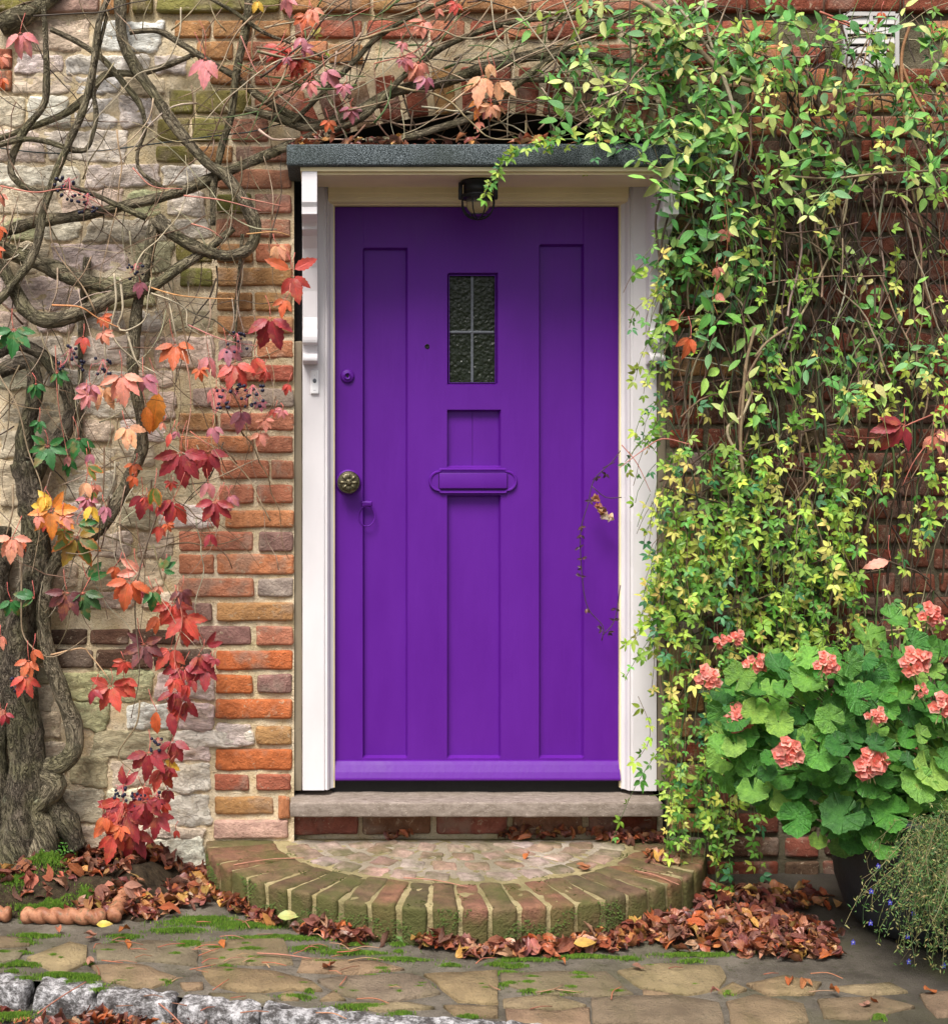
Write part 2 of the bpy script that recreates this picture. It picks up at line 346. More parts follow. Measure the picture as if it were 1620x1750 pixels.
def lathe(mb, c, prof, n=24, axis='Y', col=(1, 1, 1), cap=True, relief=None):
    vs = []; fs = []
    for i, (r, h) in enumerate(prof):
        for s in range(n):
            a = 2 * math.pi * s / n; rr = r
            hh = h + (relief(a, r, h) if relief else 0)
            x, y = rr * math.cos(a), rr * math.sin(a)
            p = (x, -hh, y) if axis == 'Y' else (x, y, hh)
            vs.append((c[0] + p[0], c[1] + p[1], c[2] + p[2]))
    for i in range(len(prof) - 1):
        for s in range(n):
            s2 = (s + 1) % n; fs.append((i * n + s, i * n + s2, (i + 1) * n + s2, (i + 1) * n + s))
    if cap: fs.append(tuple(range(n))[::-1]); fs.append(tuple((len(prof) - 1) * n + s for s in range(n)))
    mb.add(vs, fs, col)
def extrude(mb, prof, axis, a0, a1, col=(1, 1, 1)):
    """closed profile of 2-D points extruded along axis ('X': points are (y,z); 'Z': points are (x,y))"""
    n = len(prof); vs = []
    for a in (a0, a1):
        for p in prof: vs.append((a, p[0], p[1]) if axis == 'X' else (p[0], p[1], a))
    fs = [(i, (i + 1) % n, n + (i + 1) % n, n + i) for i in range(n)] + [tuple(range(n))[::-1], tuple(range(n, 2 * n))]
    mb.add(vs, fs, col)
def jit(c, a=.12):
    k = 1 + rnd(-a, a); return tuple(max(0, min(1, x * k * (1 + rnd(-a, a) * .5))) for x in c)
def leaflet(mb, base, dv, nv, L, Wd, col, rows=5, across=3, fold=.25, curl=.2, serr=0.0, tip=1.0, edge=None):
    dv = dv.normalized(); sv = dv.cross(nv).normalized(); nv = sv.cross(dv).normalized()
    vs = []; uv = []; cs = []; fs = []
    h = across // 2
    tw = rnd(-.25, .25)
    for i in range(rows + 1):
        t = i / rows
        wd = Wd * .5 * (math.sin(math.pi * t ** .82) ** .85 if 0 < t < 1 else .0) + (.02 * Wd if i == 0 else 0)
        wd *= (1 - .25 * t * tip)
        if serr and 0 < i < rows: wd *= 1 + (serr if i % 2 else -serr)
        for k in range(-h, h + 1):
            s = k / h; bend = -curl * L * t * t
            p = base + dv * (L * (t - curl * .25 * t * t)) + sv * (s * wd) + nv * (bend + fold * abs(s) * wd * (1 + .4 * math.sin(t * 9 + k)) + tw * s * wd * t)
            if serr and abs(k) == h and i < rows: p = p + dv * (serr * .12 * L * (1 if i % 2 else 0))
            vs.append(p); uv.append((t, s)); cs.append(col if edge is None or abs(k) < h and t < .9 else edge)
    m = 2 * h + 1
    for i in range(rows):
        for k in range(m - 1): fs.append((i * m + k, i * m + k + 1, (i + 1) * m + k + 1, (i + 1) * m + k))
    mb.add(vs, fs, cs, uv)

# ================================================================== THE WALL
wall = thing('cottage_wall', 'old cottage wall of pale stone and red brick around the purple door', 'wall')
XL, XR = W(503, 0).x, W(1137, 0).x         # door opening
ZTOP, XMIN, XMAX = 3.45, -1.55, 2.75
def arch_low(x):
    px = x / PM() + VX
    if abs(px - 830) < 300: return CZ + (VY - (992 - math.sqrt(max(0, 799 ** 2 - (px - 830) ** 2)))) * PM()
    return CZ + (VY - 240) * PM()
def mort_disp(x, z):
    p = Vector((x, 0, z))
    return -.003 - .006 * noise.noise(p * 9) - .003 * noise.noise(p * 31) - .003 * noise.noise(p * 70)
def mortar_grid(mb, x0, x1, zl, zh, cell=.012):
    nx = max(2, int((x1 - x0) / cell)); nz = max(2, int((zh - (zl if not callable(zl) else zl((x0 + x1) / 2))) / cell)); vs = []; fs = []
    for i in range(nx + 1):
        x = lerp(x0, x1, i / nx); z0 = zl(x) if callable(zl) else zl
        for j in range(nz + 1):
            z = lerp(z0, zh, j / nz); vs.append((x, mort_disp(x, z), z))
    for i in range(nx):
        for j in range(nz):
            a = i * (nz + 1) + j; fs.append((a, a + nz + 1, a + nz + 2, a + 1))
    mb.add(vs, fs)
mb = MB()
mortar_grid(mb, XMIN, XL, -.1, ZTOP); mortar_grid(mb, XL, XR, arch_low, ZTOP)
build(mb, 'mortar', 'mortar', wall)
mb = MB(); mortar_grid(mb, -5.0, XMIN, -.1, ZTOP, .06); mortar_grid(mb, XMAX, 6.0, -.1, ZTOP, .06); build(mb, 'mortar', 'mortar', wall)
MAT['old_mortar'] = mortar_mat('old_mortar', (.12, .10, .065), (.19, .16, .11), (.06, .065, .035))  # right-wall mortar, darkened to paint in the climber's shade
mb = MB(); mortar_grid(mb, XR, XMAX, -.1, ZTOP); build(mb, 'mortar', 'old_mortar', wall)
mb = MB()
for x0, x1 in ((XL - .02, XL - .001), (XR + .001, XR + .02)): box(mb, x0, x1, .004, .25, -.1, 2.28)
box(mb, XL, XR, .2, .22, 0, 2.4)
# arch soffit
N = 24
for i in range(N):
    xa, xb = lerp(XL, XR, i / N), lerp(XL, XR, (i + 1) / N)
    mb.add([(xa, -.003, arch_low(xa)), (xb, -.003, arch_low(xb)), (xb, .2, arch_low(xb)), (xa, .2, arch_low(xa))], [(0, 1, 2, 3)])
build(mb, 'reveal', 'interior', wall, False)

OR, RO, VIV, RED, OCH, PUR, PIN, GRN, GRY = (.55, .235, .115), (.50, .21, .125), (.50, .155, .055), (.38, .125, .08), (.42, .235, .105), (.27, .16, .14), (.54, .37, .30), (.22, .205, .065), (.36, .29, .25)
DRD, DBR = (.22, .065, .038), (.10, .065, .045)
rects = []   # x0,x1,y0,y1,colour in photo pixels on the wall face
def rb(y0, y1, *bs):
    for x0, x1, c in bs: rects.append((x0, x1, y0, y1, c))
rb(541, 571, (373, 502, OCH)); rb(582, 613, (375, 433, GRY), (440, 502, RO)); rb(624, 653, (375, 502, RED)); rb(663, 696, (330, 366, GRY), (376, 424, RO), (430, 502, GRY))
rb(706, 737, (306, 371, OCH), (376, 502, RO)); rb(745, 774, (306, 433, OR), (440, 502, RO)); rb(786, 818, (374, 460, RO), (464, 502, RO))
rb(828, 860, (375, 435, RO), (440, 502, RO)); rb(872, 902, (385, 502, OR)); rb(908, 942, (307, 434, RO), (443, 501, PUR))
rb(947, 981, (307, 367, RO), (372, 502, OR)); rb(988, 1020, (307, 435, RO), (441, 502, GRY)); rb(1029, 1061, (310, 363, PUR), (370, 501, OCH))
rb(1069, 1102, (310, 430, PUR), (438, 501, RO)); rb(1111, 1145, (369, 500, VIV)); rb(1152, 1184, (369, 432, VIV), (440, 500, PUR))
rb(1194, 1228, (368, 499, VIV)); rb(1240, 1272, (438, 500, OCH)); rb(1279, 1316, (368, 499, VIV)); rb(1322, 1350, (367, 426, RED), (439, 498, RED))
rb(1360, 1391, (367, 468, OCH)); rb(1359, 1398, (476, 496, OR)); rb(1400, 1432, (367, 494, PIN)); rb(1438, 1468, (367, 430, PIN), (434, 492, PIN))
rb(500, 532, (372, 432, OCH), (437, 500, OCH)); rb(458, 490, (308, 363, GRN), (372, 500, OCH)); rb(417, 449, (302, 364, GRN), (371, 432, OCH), (438, 498, RO))
rb(375, 406, (371, 498, (.42, .21, .14))); rb(332, 365, (371, 430, GRN), (436, 498, (.42, .21, .14))); rb(290, 323, (372, 498, (.42, .21, .14)))
rb(250, 278, (268, 333, GRN), (340, 398, OCH), (404, 498, (.42, .21, .14))); rb(203, 243, (270, 325, GRN), (330, 390, GRN), (396, 460, (.42, .21, .14)))
rb(155, 195, (290, 330, GRN), (335, 430, GRN), (436, 520, RO)); rb(112, 146, (360, 430, OCH), (436, 540, RO))
rb(72, 104, (338, 400, OCH), (406, 498, RO), (505, 560, OR)); rb(36, 66, (505, 618, RED), (628, 730, RED), (300, 360, OCH), (366, 430, OCH), (436, 498, OCH))
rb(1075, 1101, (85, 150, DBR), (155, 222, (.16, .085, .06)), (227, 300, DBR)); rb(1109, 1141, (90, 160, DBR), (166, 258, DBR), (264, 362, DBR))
rb(84, 118, (0, 22, RED)); rb(122, 156, (0, 22, RO))
# projecting course along the top
x = -420
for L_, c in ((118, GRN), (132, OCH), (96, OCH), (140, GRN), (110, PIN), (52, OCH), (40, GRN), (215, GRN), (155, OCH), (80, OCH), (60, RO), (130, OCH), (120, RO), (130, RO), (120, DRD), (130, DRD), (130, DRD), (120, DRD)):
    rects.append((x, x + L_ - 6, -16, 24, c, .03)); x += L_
# further courses: above the arch and the whole right-hand wall
def inarch(x, y): return abs(x - 830) < 345 and math.hypot(x - 830, y - 992) < 886
y = 36
row = 0
rs = random.Random(5)
while y < 1500:
    x = 736 if row == 0 else (566 if row == 1 else 546)
    x += rs.uniform(-8, 8) if row else 0
    if y > 205: x = 1143
    if x == 1143 or True:
        while x < 2700:
            L_ = 120 if (rs.random() < .45) else 58
            if x == 1143 and row % 2: L_ = 58
            h = rs.uniform(31, 35)
            if not (y < 210 and (inarch(x, y + 33) or inarch(x + L_, y + 33) or inarch(x + L_ / 2, y + 33))) and not (1432 < x + L_ and x < 1530 and 20 < y + 16 < 125):
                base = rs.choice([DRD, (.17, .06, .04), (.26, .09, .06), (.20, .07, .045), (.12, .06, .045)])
                if x < 1400 and y > 330 and rs.random() < .8: base = rs.choice([(.11, .075, .045), (.13, .10, .055), (.15, .075, .05)])  # bricks behind the climber, its shade put into their colour
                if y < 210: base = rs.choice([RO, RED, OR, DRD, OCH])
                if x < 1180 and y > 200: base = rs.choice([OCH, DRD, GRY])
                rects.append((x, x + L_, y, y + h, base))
            x += L_ + rs.uniform(6, 11)
    y += 41; row += 1
def overlaps(a, b): return a[0] < b[1] - 2 and b[0] < a[1] - 2 and a[2] < b[3] - 2 and b[2] < a[3] - 2
kept = []
for r_ in rects:
    if not any(overlaps(r_, k) for k in kept): kept.append(r_)
rects = kept
# brick meshes, shared
BV = {}
for cls, L_ in (('s', .215), ('m', .165), ('h', .108)):
    for k in range(5):
        mb = MB(); vs, fs = rock(L_, .06, .060, .009, 7 if cls == 's' else 4, 1, 2, .0032, k * 11 + len(cls) + int(L_ * 1000), 26, .012, .0012); mb.add(vs, fs); BV[cls, k] = mb.mesh('brick', MAT['brick'])
def place_brick(x0, x1, y0, y1, col, d=.014, parent=wall, ang=0, cen=None):
    pm = PM(); L_ = (x1 - x0) * pm; h = (y1 - y0) * pm
    cls, bl = ('s', .215) if L_ > .19 else (('m', .165) if L_ > .135 else ('h', .108))
    o = link('brick', BV[cls, random.randrange(5)], parent, color=jit(col, .1))
    c = W((x0 + x1) / 2, (y0 + y1) / 2) if cen is None else cen
    o.location = (c.x, .030 - d + rnd(-.003, .003), c.z); o.scale = (L_ / bl, 1, h / .060 * .98)
    o.rotation_euler = (rnd(-.02, .02), ang + rnd(-.008, .008), rnd(-.012, .012)); return o
extra = MB()
def brick_visible(r_): return r_[1] > -10 and r_[0] < 1640 and r_[3] > -5
bricks_n = 0
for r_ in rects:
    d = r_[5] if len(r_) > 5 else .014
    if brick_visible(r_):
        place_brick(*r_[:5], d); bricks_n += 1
    else:
        c = W((r_[0] + r_[1]) / 2, (r_[2] + r_[3]) / 2); L_ = (r_[1] - r_[0]) * PM(); h = (r_[3] - r_[2]) * PM()
        vs, fs = rock(L_, .06, h, .008, 3, 1, 1, .003, int(r_[0]), 26); extra.add([v + Vector((c.x, .03 - d, c.z)) for v in vs], fs, r_[4])
a = brick_mat(); a.name = 'far_brick'
build(extra, 'brickwork', a, wall, kind='stuff', color=(.25, .08, .045))
# arch voussoirs
for i in range(14):
    an = lerp(-21.2, 21.2, i / 13); rr = 799 + 40
    cx, cy = 830 + rr * math.sin(R(an)), 992 - rr * math.cos(R(an))
    place_brick(0, 78, 0, 36, random.choice([RO, RED, OCH, (.3, .2, .13), DRD]), .014, ang=R(an + 90), cen=W(cx, cy))
# recessed bricks under the doorstep
for x0, x1 in ((500, 612), (620, 738), (748, 870), (880, 1000), (1010, 1128)):
    o = place_brick(x0, x1, 1394, 1432, random.choice([(.30, .11, .08), DRD, (.25, .13, .08)]), -.028)
mb = MB(); box(mb, XL, XR, .040, .09, 0, .2); build(mb, 'footing', 'mortar', wall)
# stones on the left
CL, CW, CG, CP, CB = (.80, .69, .54), (.85, .80, .73), (.52, .51, .31), (.83, .73, .64), (.68, .58, .43)
stones = []
def rs_(x0, x1, y0, y1, c): stones.append((x0 - 2, x1 + 2, y0 - 2, y1 + 2, c))
rs_(243, 350, 1432, 1492, CW); rs_(272, 354, 1356, 1412, CW); rs_(108, 176, 1352, 1405, CB); rs_(180, 262, 1350, 1392, CL); rs_(190, 345, 1412, 1430, CL); rs_(100, 240, 1412, 1450, CB)
rs_(285, 363, 1305, 1350, CW); rs_(190, 280, 1300, 1345, CL); rs_(125, 183, 1296, 1344, CG); rs_(300, 432, 1250, 1274, CP); rs_(300, 360, 1276, 1300, CP); rs_(160, 292, 1250, 1296, CG)
rs_(222, 300, 1205, 1246, CW); rs_(305, 362, 1200, 1246, CP); rs_(115, 185, 1200, 1246, CG); rs_(100, 170, 1148, 1196, CG); rs_(176, 262, 1148, 1198, CG); rs_(268, 360, 1148, 1194, CP)
rs_(370, 432, 1240, 1272, CP)
rs_(0, 120, 690, 780, CB); rs_(0, 100, 790, 860, CB)
allr = [r[:4] for r in rects] + [s[:4] for s in stones]
y = 36
rs = random.Random(11)
while y < 1470:
    h = rs.choice([36, 42, 50, 58]); x = -330 + rs.uniform(-40, 0)
    while x < 375:
        L_ = rs.uniform(55, 150)
        lim = 370
        cand = (x, x + L_, y, y + h - rs.uniform(2, 6))
        # shorten against authored pieces
        bad = [b for b in allr if overlaps((cand[0] - 5, cand[1] + 5, cand[2] - 3, cand[3] + 3), b)]
        if bad:
            nx0 = min(b[0] for b in bad) - 6
            if nx0 - x > 34: cand = (x, nx0, cand[2], cand[3]); ok = True
            else: x = max(b[1] for b in bad if b[0] <= min(bb[0] for bb in bad) + 1) + 7; ok = False
        else: ok = True
        if ok and any(overlaps(cand, b) for b in allr): x = cand[1] + 6; continue
        if ok and cand[1] <= 500 and cand[0] < 365:
            if cand[1] > 372 and y > 285: cand = (cand[0], 366, cand[2], cand[3])
            if cand[1] - cand[0] > 22:
                px, py = cand[0], y
                if py < 320: c = rs.choice([CW, CW, CP, CL, CW])
                elif py < 520: c = rs.choice([CP, CL, CG, CP, CL])
                elif py < 1080: c = rs.choice([CL, CP, CL, CB, CP])
                else: c = rs.choice([CG, CL, CB])
                if 150 < px < 280 and 270 < py < 480 and rs.random() < .6: c = CG
                stones.append((*cand, c)); allr.append(cand)
        if ok: x = cand[1] + rs.uniform(5, 10)
    y += h
far = MB(); rs = random.Random(3); y = -220
while y < 1480:
    h = rs.choice([38, 46, 56]); x = -2500 + rs.uniform(-60, 0)
    lim = -340 if y > 30 else (-430 if y > -60 else 2600)
    while x < lim:
        L_ = rs.uniform(60, 160)
        if x + L_ < lim + 20:
            vs, fs = rock(L_ * PM(), .07, (h - 6) * PM(), .012, 4, 1, 2, .007, int(x) % 997, 20, .05); p = W(x + L_ / 2, y + h / 2); far.add([v + Vector((p.x, .027, p.z)) for v in vs], fs, tuple(q * rs.uniform(.8, 1.1) for q in rs.choice([CL, CP, CW, CB, CG])))
        x += L_ + 6
    y += h
MAT['far_stone'] = stone_mat(); MAT['far_stone'].name = 'far_stone'
build(far, 'stonework', 'far_stone', wall, kind='stuff', color=(.72, .62, .50))
for i, (x0, x1, y0, y1, c) in enumerate(stones):
    L_, h = (x1 - x0) * PM(), (y1 - y0) * PM()
    mb = MB(); vs, fs = rock(L_, .07, h, min(.011, h * .2), max(5, int(L_ / .011)), 1, max(3, int(h / .011)), .0085, i * 7 + 3, 24, .07, .0055); mb.add(vs, fs)
    o = build(mb, 'stone', 'stone', wall, color=jit(c, .12)); p = W((x0 + x1) / 2, (y0 + y1) / 2); o.location = (p.x, .0245 + rnd(-.004, .004), p.z); o.rotation_euler[1] = rnd(-.03, .03)

# air vent high on the right
vent = thing('air_vent', 'white square louvred air vent high in the brick wall behind the climber', 'vent', W(1485, 70, .012))
mb = MB(); hw = 44 * PM()
for sx in (-1, 1): box(mb, sx * hw - .006, sx * hw + .006, -.016, .0, -hw, hw)
for sz in (-1, 1): box(mb, -hw + .006, hw - .006, -.015, .0, sz * hw - .006, sz * hw + .006)
box(mb, -.005, .005, -.0145, 0, -hw + .006, hw - .006)
build(mb, 'frame', 'vent', vent, False)
for i in range(5):
    z = lerp(-hw + .02, hw - .02, i / 4)
    for x0, x1 in ((-hw + .007, -.006), (.006, hw - .007)):
        mb = MB(); mb.add([(x0, -.012, z - .011), (x1, -.012, z - .011), (x1, -.006, z + .011), (x0, -.006, z + .011), (x0, -.003, z - .012), (x1, -.003, z - .012), (x1, -.001, z + .010), (x0, -.001, z + .010)],
                        [(0, 1, 2, 3), (7, 6, 5, 4), (0, 4, 5, 1), (3, 2, 6, 7), (0, 3, 7, 4), (1, 5, 6, 2)]); build(mb, 'louvre', 'vent', vent, False)

# ================================================================== DOOR FRAME
frame = thing('door_frame', 'white painted timber door frame with moulded head around the purple door', 'door frame')
DF = -.055                       # door face depth behind wall face
fl0, fl1 = W(517, 0, -.005).x, W(570, 0, DF).x
fr0, fr1 = W(1058, 0, DF).x, W(1122, 0, -.005).x
zs_top = 2.142                   # soffit
z_sill = W(0, 1352, .01).z
z_head = W(0, 353, DF).z
def jamb_prof(xo, xi, s):        # xo outer x, xi inner x; s=+1 when inner is to the right
    wdt = abs(xi - xo); f = lambda t, y: (xo + s * wdt * t, y)
    return [f(0, .005), f(0.02, .0), f(.70, .0), f(.73, .006), f(.76, .006), f(.80, .002), f(.86, .010), f(.90, .022), f(.94, .026), f(1, .030), f(1, .055 + .04), f(0, .095)]
mb = MB(); p = jamb_prof(fl0, fl1, 1); extrude(mb, p[::-1], 'Z', z_sill, zs_top - .001); build(mb, 'jamb', 'white', frame, False)
mb = MB(); p = jamb_prof(fr1, fr0, -1); extrude(mb, p, 'Z', z_sill - .002, zs_top - .001); build(mb, 'jamb', 'white', frame, False)
mb = MB(); h = zs_top - z_head; g = lambda t, y: (y, zs_top - h * t)
extrude(mb, [g(0, -.002), g(.0, -.03), g(.16, -.03), g(.22, -.018), g(.26, -.018), g(.27, -.010), g(.52, -.008), g(.54, -.003), g(.72, -.002), g(.75, .004), g(.88, .008), g(.92, .016), g(.96, .028), g(1, .030), g(1, .09), g(0, .09)][::-1], 'X', fl1 - .016, fr0 + .016)
o = build(mb, 'head', 'cream', frame, False); o['label'] = 'cream moulded head above the door'
# bead round the door opening
for x0, x1 in ((fl1 - .0, fl1 + .004), (fr0 - .004, fr0)):
    mb = MB(); box(mb, x0, x1, .034, .05, z_sill, z_head); build(mb, 'bead', 'cream', frame, False)
# timber strips between frame and brickwork
for xs, lab in ((((W(503, 0, -.01).x - .004), fl0 - .001), 'grey weathered strip beside the left jamb'), ((fr1 + .001, W(1137, 0, -.01).x + .004), 'grey weathered strip beside the right jamb')):
    mb = MB(); vs, fs = rock(xs[1] - xs[0], .05, 1.40, .004, 1, 1, 40, .0025, 5, 20); mb.add(vs, fs)
    o = build(mb, 'strip', 'grey_timber', frame); o.location = ((xs[0] + xs[1]) / 2, .030, z_sill + .70 - .005); o['label'] = lab
mb = MB(); box(mb, W(503, 0).x, fl0 - .003, .06, .08, 1.5, 2.2); box(mb, fr1 + .003, W(1137, 0).x, .06, .08, 1.5, 2.2); build(mb, 'packing', 'tar', frame, False)  # near-black strips painting the shade of the gaps beside the upper jambs

# ================================================================== DOOR
dx0, dx1 = W(571.5, 0, DF).x, W(1057, 0, DF).x
dz0, dz1 = W(0, 1334, DF).z, W(0, 354, DF).z
door = thing('front_door', 'purple panelled cottage front door with small leaded window', 'door', ((dx0 + dx1) / 2, .055, dz0))
DY = .055
def X(px): return W(px, 0, DF).x - (dx0 + dx1) / 2
def Z(py): return W(0, py, DF).z - dz0
rec = [(X(620), X(697), Z(1296), Z(423)), (X(921), X(998), Z(1296), Z(417)), (X(761), X(856), Z(1296), Z(846)), (X(761), X(856), Z(799), Z(700)), (X(764), X(851), Z(658), Z(466))]
ch = .006
xs = sorted(set([X(571.5), X(1057)] + [v for r_ in rec for v in (r_[0], r_[0] + ch, r_[1] - ch, r_[1])]))
zs = sorted(set([0, dz1 - dz0] + [v for r_ in rec for v in (r_[2], r_[2] + ch, r_[3] - ch, r_[3])]))
DEP = [.021, .021, .021, .021, .021]
def dep(x, z):
    for (a0, a1, b0, b1), dd in zip(rec, DEP):
        if a0 + ch - 1e-6 <= x <= a1 - ch + 1e-6 and b0 + ch - 1e-6 <= z <= b1 - ch + 1e-6: return dd
    return .0012 if (x <= rec[0][0] + 1e-6 or x >= rec[1][1] - 1e-6) else 0.0
mb = MB(); vs = [(x, dep(x, z), z) for x in xs for z in zs]; fs = []
for i in range(len(xs) - 1):
    for j in range(len(zs) - 1):
        cx_, cz_ = (xs[i] + xs[i + 1]) / 2, (zs[j] + zs[j + 1]) / 2
        if any(a0 + ch < cx_ < a1 - ch and b0 + ch < cz_ < b1 - ch for a0, a1, b0, b1 in rec): continue
        a_ = i * len(zs) + j; b_ = a_ + len(zs); fs.append((a_, b_, b_ + 1, a_ + 1))
mb.add(vs, fs)
x0, x1, z1 = X(571.5), X(1057), dz1 - dz0
box(mb, x0, x1, .0275, .044, 0, z1)
mb.add([(x0, 0, 0), (x1, 0, 0), (x1, .0270, 0), (x0, .0270, 0), (x0, 0, z1), (x1, 0, z1), (x1, .0270, z1), (x0, .0270, z1)], [(0, 3, 2, 1), (4, 5, 6, 7), (0, 4, 7, 3), (1, 2, 6, 5)])
build(mb, 'stiles_and_rails', 'purple', door, False)
for k, (a0, a1, b0, b1) in enumerate(rec[:4]):
    e = .006; parts = [(a0 - e, a1 + e)] if k != 3 else [(a0 - e, (a0 + a1) / 2 - .0006), ((a0 + a1) / 2 + .0006, a1 + e)]
    for q0, q1 in parts:
        mb = MB(); box(mb, q0, q1, .0202 + (.0 if k != 3 else .0004), .0268, b0 - e, b1 + e); build(mb, 'panel', 'purple', door, False)
# window
a0, a1, b0, b1 = rec[4]
win = MB()
for q in ((a0 + ch, a0 + .008, b0 + ch, b1 - ch), (a1 - .008, a1 - ch, b0 + ch, b1 - ch), (a0 + .008, a1 - .008, b0 + ch, b0 + .008), (a0 + .008, a1 - .008, b1 - .008, b1 - ch)):
    box(win, q[0], q[1], .008, .0265, q[2], q[3])
window = build(win, 'window', 'purple', door, False)
mx, mz = (a0 + a1) / 2 + .001, lerp(b0, b1, .475)
for q in ((a0 + .008, mx - .003, b0 + .008, mz - .003), (mx + .003, a1 - .008, b0 + .008, mz - .003), (a0 + .008, mx - .003, mz + .003, b1 - .008), (mx + .003, a1 - .008, mz + .003, b1 - .008)):
    mb = MB(); box(mb, q[0], q[1], .0205, .0265, q[2], q[3]); build(mb, 'pane', 'glass', window, False)
for q in ((mx - .0045, mx + .0045, b0 + .008, b1 - .008), ):
    mb = MB(); vs, fs = rock(.009, .006, q[3] - q[2], .003, 1, 1, 20, .0006, 3, 60); mb.add([v + Vector((mx, .0195, (q[2] + q[3]) / 2)) for v in vs], fs); build(mb, 'lead_came', 'lead', window)
mb = MB(); vs, fs = rock(a1 - a0 - .018, .006, .009, .003, 12, 1, 1, .0006, 8, 60); mb.add([v + Vector(((a0 + a1) / 2, .0188, mz)) for v in vs], fs); build(mb, 'lead_came', 'lead', window)
# weatherboard
mb = MB(); zt, zb = Z(1299), Z(1333)
extrude(mb, [(.0, zt), (-.006, zt - .002), (-.014, zt - .012), (-.026, zt - .032), (-.033, zt - .048), (-.034, zt - .053), (-.030, zt - .058), (0, zt - .060)][::-1], 'X', x0 + .002, x1 - .001); build(mb, 'weatherboard', 'purple', door, False)
# letterbox
lb = thing('x', '', ''); bpy.data.objects.remove(lb)
def lb_prof(sx, sz, n=10):
    out = []; xw, zw, r_ = 56 * PM(), 22 * PM(), 17 * PM()
    pts = []
    for q in range(4):
        pass
    right = [(xw, zw), (xw + .004, zw - .002), (xw + .006, zw - .007)] + [(xw + .006 + r_ * math.cos(a), (zw - .007) * math.sin(a)) for a in [math.pi / 2 - math.pi * k / n for k in range(1, n)]] + [(xw + .006, -zw + .007), (xw + .004, -zw + .002), (xw, -zw)]
    left = [(-x_, z_) for x_, z_ in right][::-1]
    return [(x_ * sx, z_ * sz) for x_, z_ in right + left]
cxl, czl = X(808), Z(822)
mb = MB(); A = lb_prof(1, 1); B = lb_prof(.985, .93); Cc = lb_prof(.955, .84); Dd = lb_prof(.94, .80)
n = len(A); vs = []
for prof, y_ in ((A, 0), (A, -.006), (B, -.010), (Cc, -.0095), (Dd, -.0065)): vs += [(cxl + p[0], y_, czl + p[1]) for p in prof]
fs = [(k * n + i, k * n + (i + 1) % n, (k + 1) * n + (i + 1) % n, (k + 1) * n + i) for k in range(4) for i in range(n)] + [tuple(range(4 * n, 5 * n))]
mb.add(vs, [f[::-1] for f in fs]); lbo = build(mb, 'letterbox', 'purple', door, False)
for q in range(2):
    mb = MB()
    if q == 0:
        fx, fz = 58.5 * PM(), 14 * PM()
        vs, fs = rock(2 * fx, .007, 2 * fz - .003, .0018, 2, 1, 2, 0, 1); mb.add([v + Vector((cxl, -.0105, czl + .001)) for v in vs], fs); build(mb, 'flap', 'purple', lbo, True)
    else:
        for e in ((-fx - .002, -fx - .0008, -fz - .001, fz), (fx + .0008, fx + .002, -fz - .001, fz), (-fx - .002, fx + .002, -fz - .0025, -fz - .001), (-fx - .002, fx + .002, fz, fz + .001)):
            box(mb, cxl + e[0], cxl + e[1], -.0075, -.0066, czl + e[2], czl + e[3])
        build(mb, 'slot_gap', 'interior', lbo, False)
# knob
cx_, cz_ = X(596), Z(824)
mb = MB(); lathe(mb, (cx_, 0, cz_), [(.040, 0), (.040, .003), (.036, .006), (.020, .008), (.014, .012), (.013, .026)], 32); build(mb, 'rose_plate', 'purple', door)
def relief(a, r, h): return (.0028 * max(0, math.cos(8 * a)) if .010 < r < .026 else 0) + (.0012 * math.cos(24 * a) if .026 <= r < .031 else 0)
mb = MB(); lathe(mb, (cx_, 0, cz_), [(.013, .022), (.026, .026), (.034, .034), (.036, .042), (.0335, .049), (.031, .0515), (.030, .0505), (.028, .052), (.025, .0535), (.020, .0545), (.014, .0548), (.010, .0535), (.0085, .055), (.005, .0585), (.001, .059)], 64, relief=relief)
for k in range(7):
    a_ = k * math.pi * 2 / 6; rr = 0 if k == 6 else .005
    vs, fs = rock(.004, .004, .004, .002, 1, 1, 1, 0, 1); mb.add([v + Vector((cx_ + rr * math.cos(a_), -.058, cz_ + rr * math.sin(a_))) for v in vs], fs)
build(mb, 'knob', 'brass', door)
# cylinder lock
cx_, cz_ = X(594), Z(643)
mb = MB(); lathe(mb, (cx_, 0, cz_), [(.0215, 0), (.0215, .003), (.019, .007), (.015, .009), (.0125, .0085), (.0115, .011), (.0105, .013), (.0085, .013), (.008, .0085), (.0005, .0085)], 28); lk = build(mb, 'lock', 'purple', door)
mb = MB(); box(mb, cx_ - .0013, cx_ + .0013, -.0095, -.0086, cz_ - .005, cz_ + .005); lathe(mb, (cx_, 0, cz_ + .001), [(.0035, .0085), (.0035, .0097), (.0005, .0097)], 12); build(mb, 'keyhole', 'interior', lk, False)
cx_, cz_ = X(730), Z(592)
mb = MB(); lathe(mb, (cx_, 0, cz_), [(.0075, 0), (.0072, .002), (.005, .003), (.0045, .001), (.0005, .001)], 20); build(mb, 'spyhole', 'interior', door)
# painted-over hook with ring
cx_, cz_ = X(627), Z(868)
mb = MB(); vs, fs = rock(.036, .014, .018, .005, 4, 1, 3, .003, 4, 60); mb.add([v + Vector((cx_, -.0, cz_ + .012)) for v in vs], fs); hk = build(mb, 'hook_plate', 'purple', door)
mb = MB(); tube(mb, [(Vector((cx_ + .026 * math.sin(a) * (1 if abs(math.sin(a)) < 2 else 1), .001 + .003 * math.sin(a * .5), cz_ - .026 - .032 * math.cos(a))), .0018) for a in [R(k) for k in range(-160, 161, 20)]], 8, .006); build(mb, 'ring', 'purple', hk)

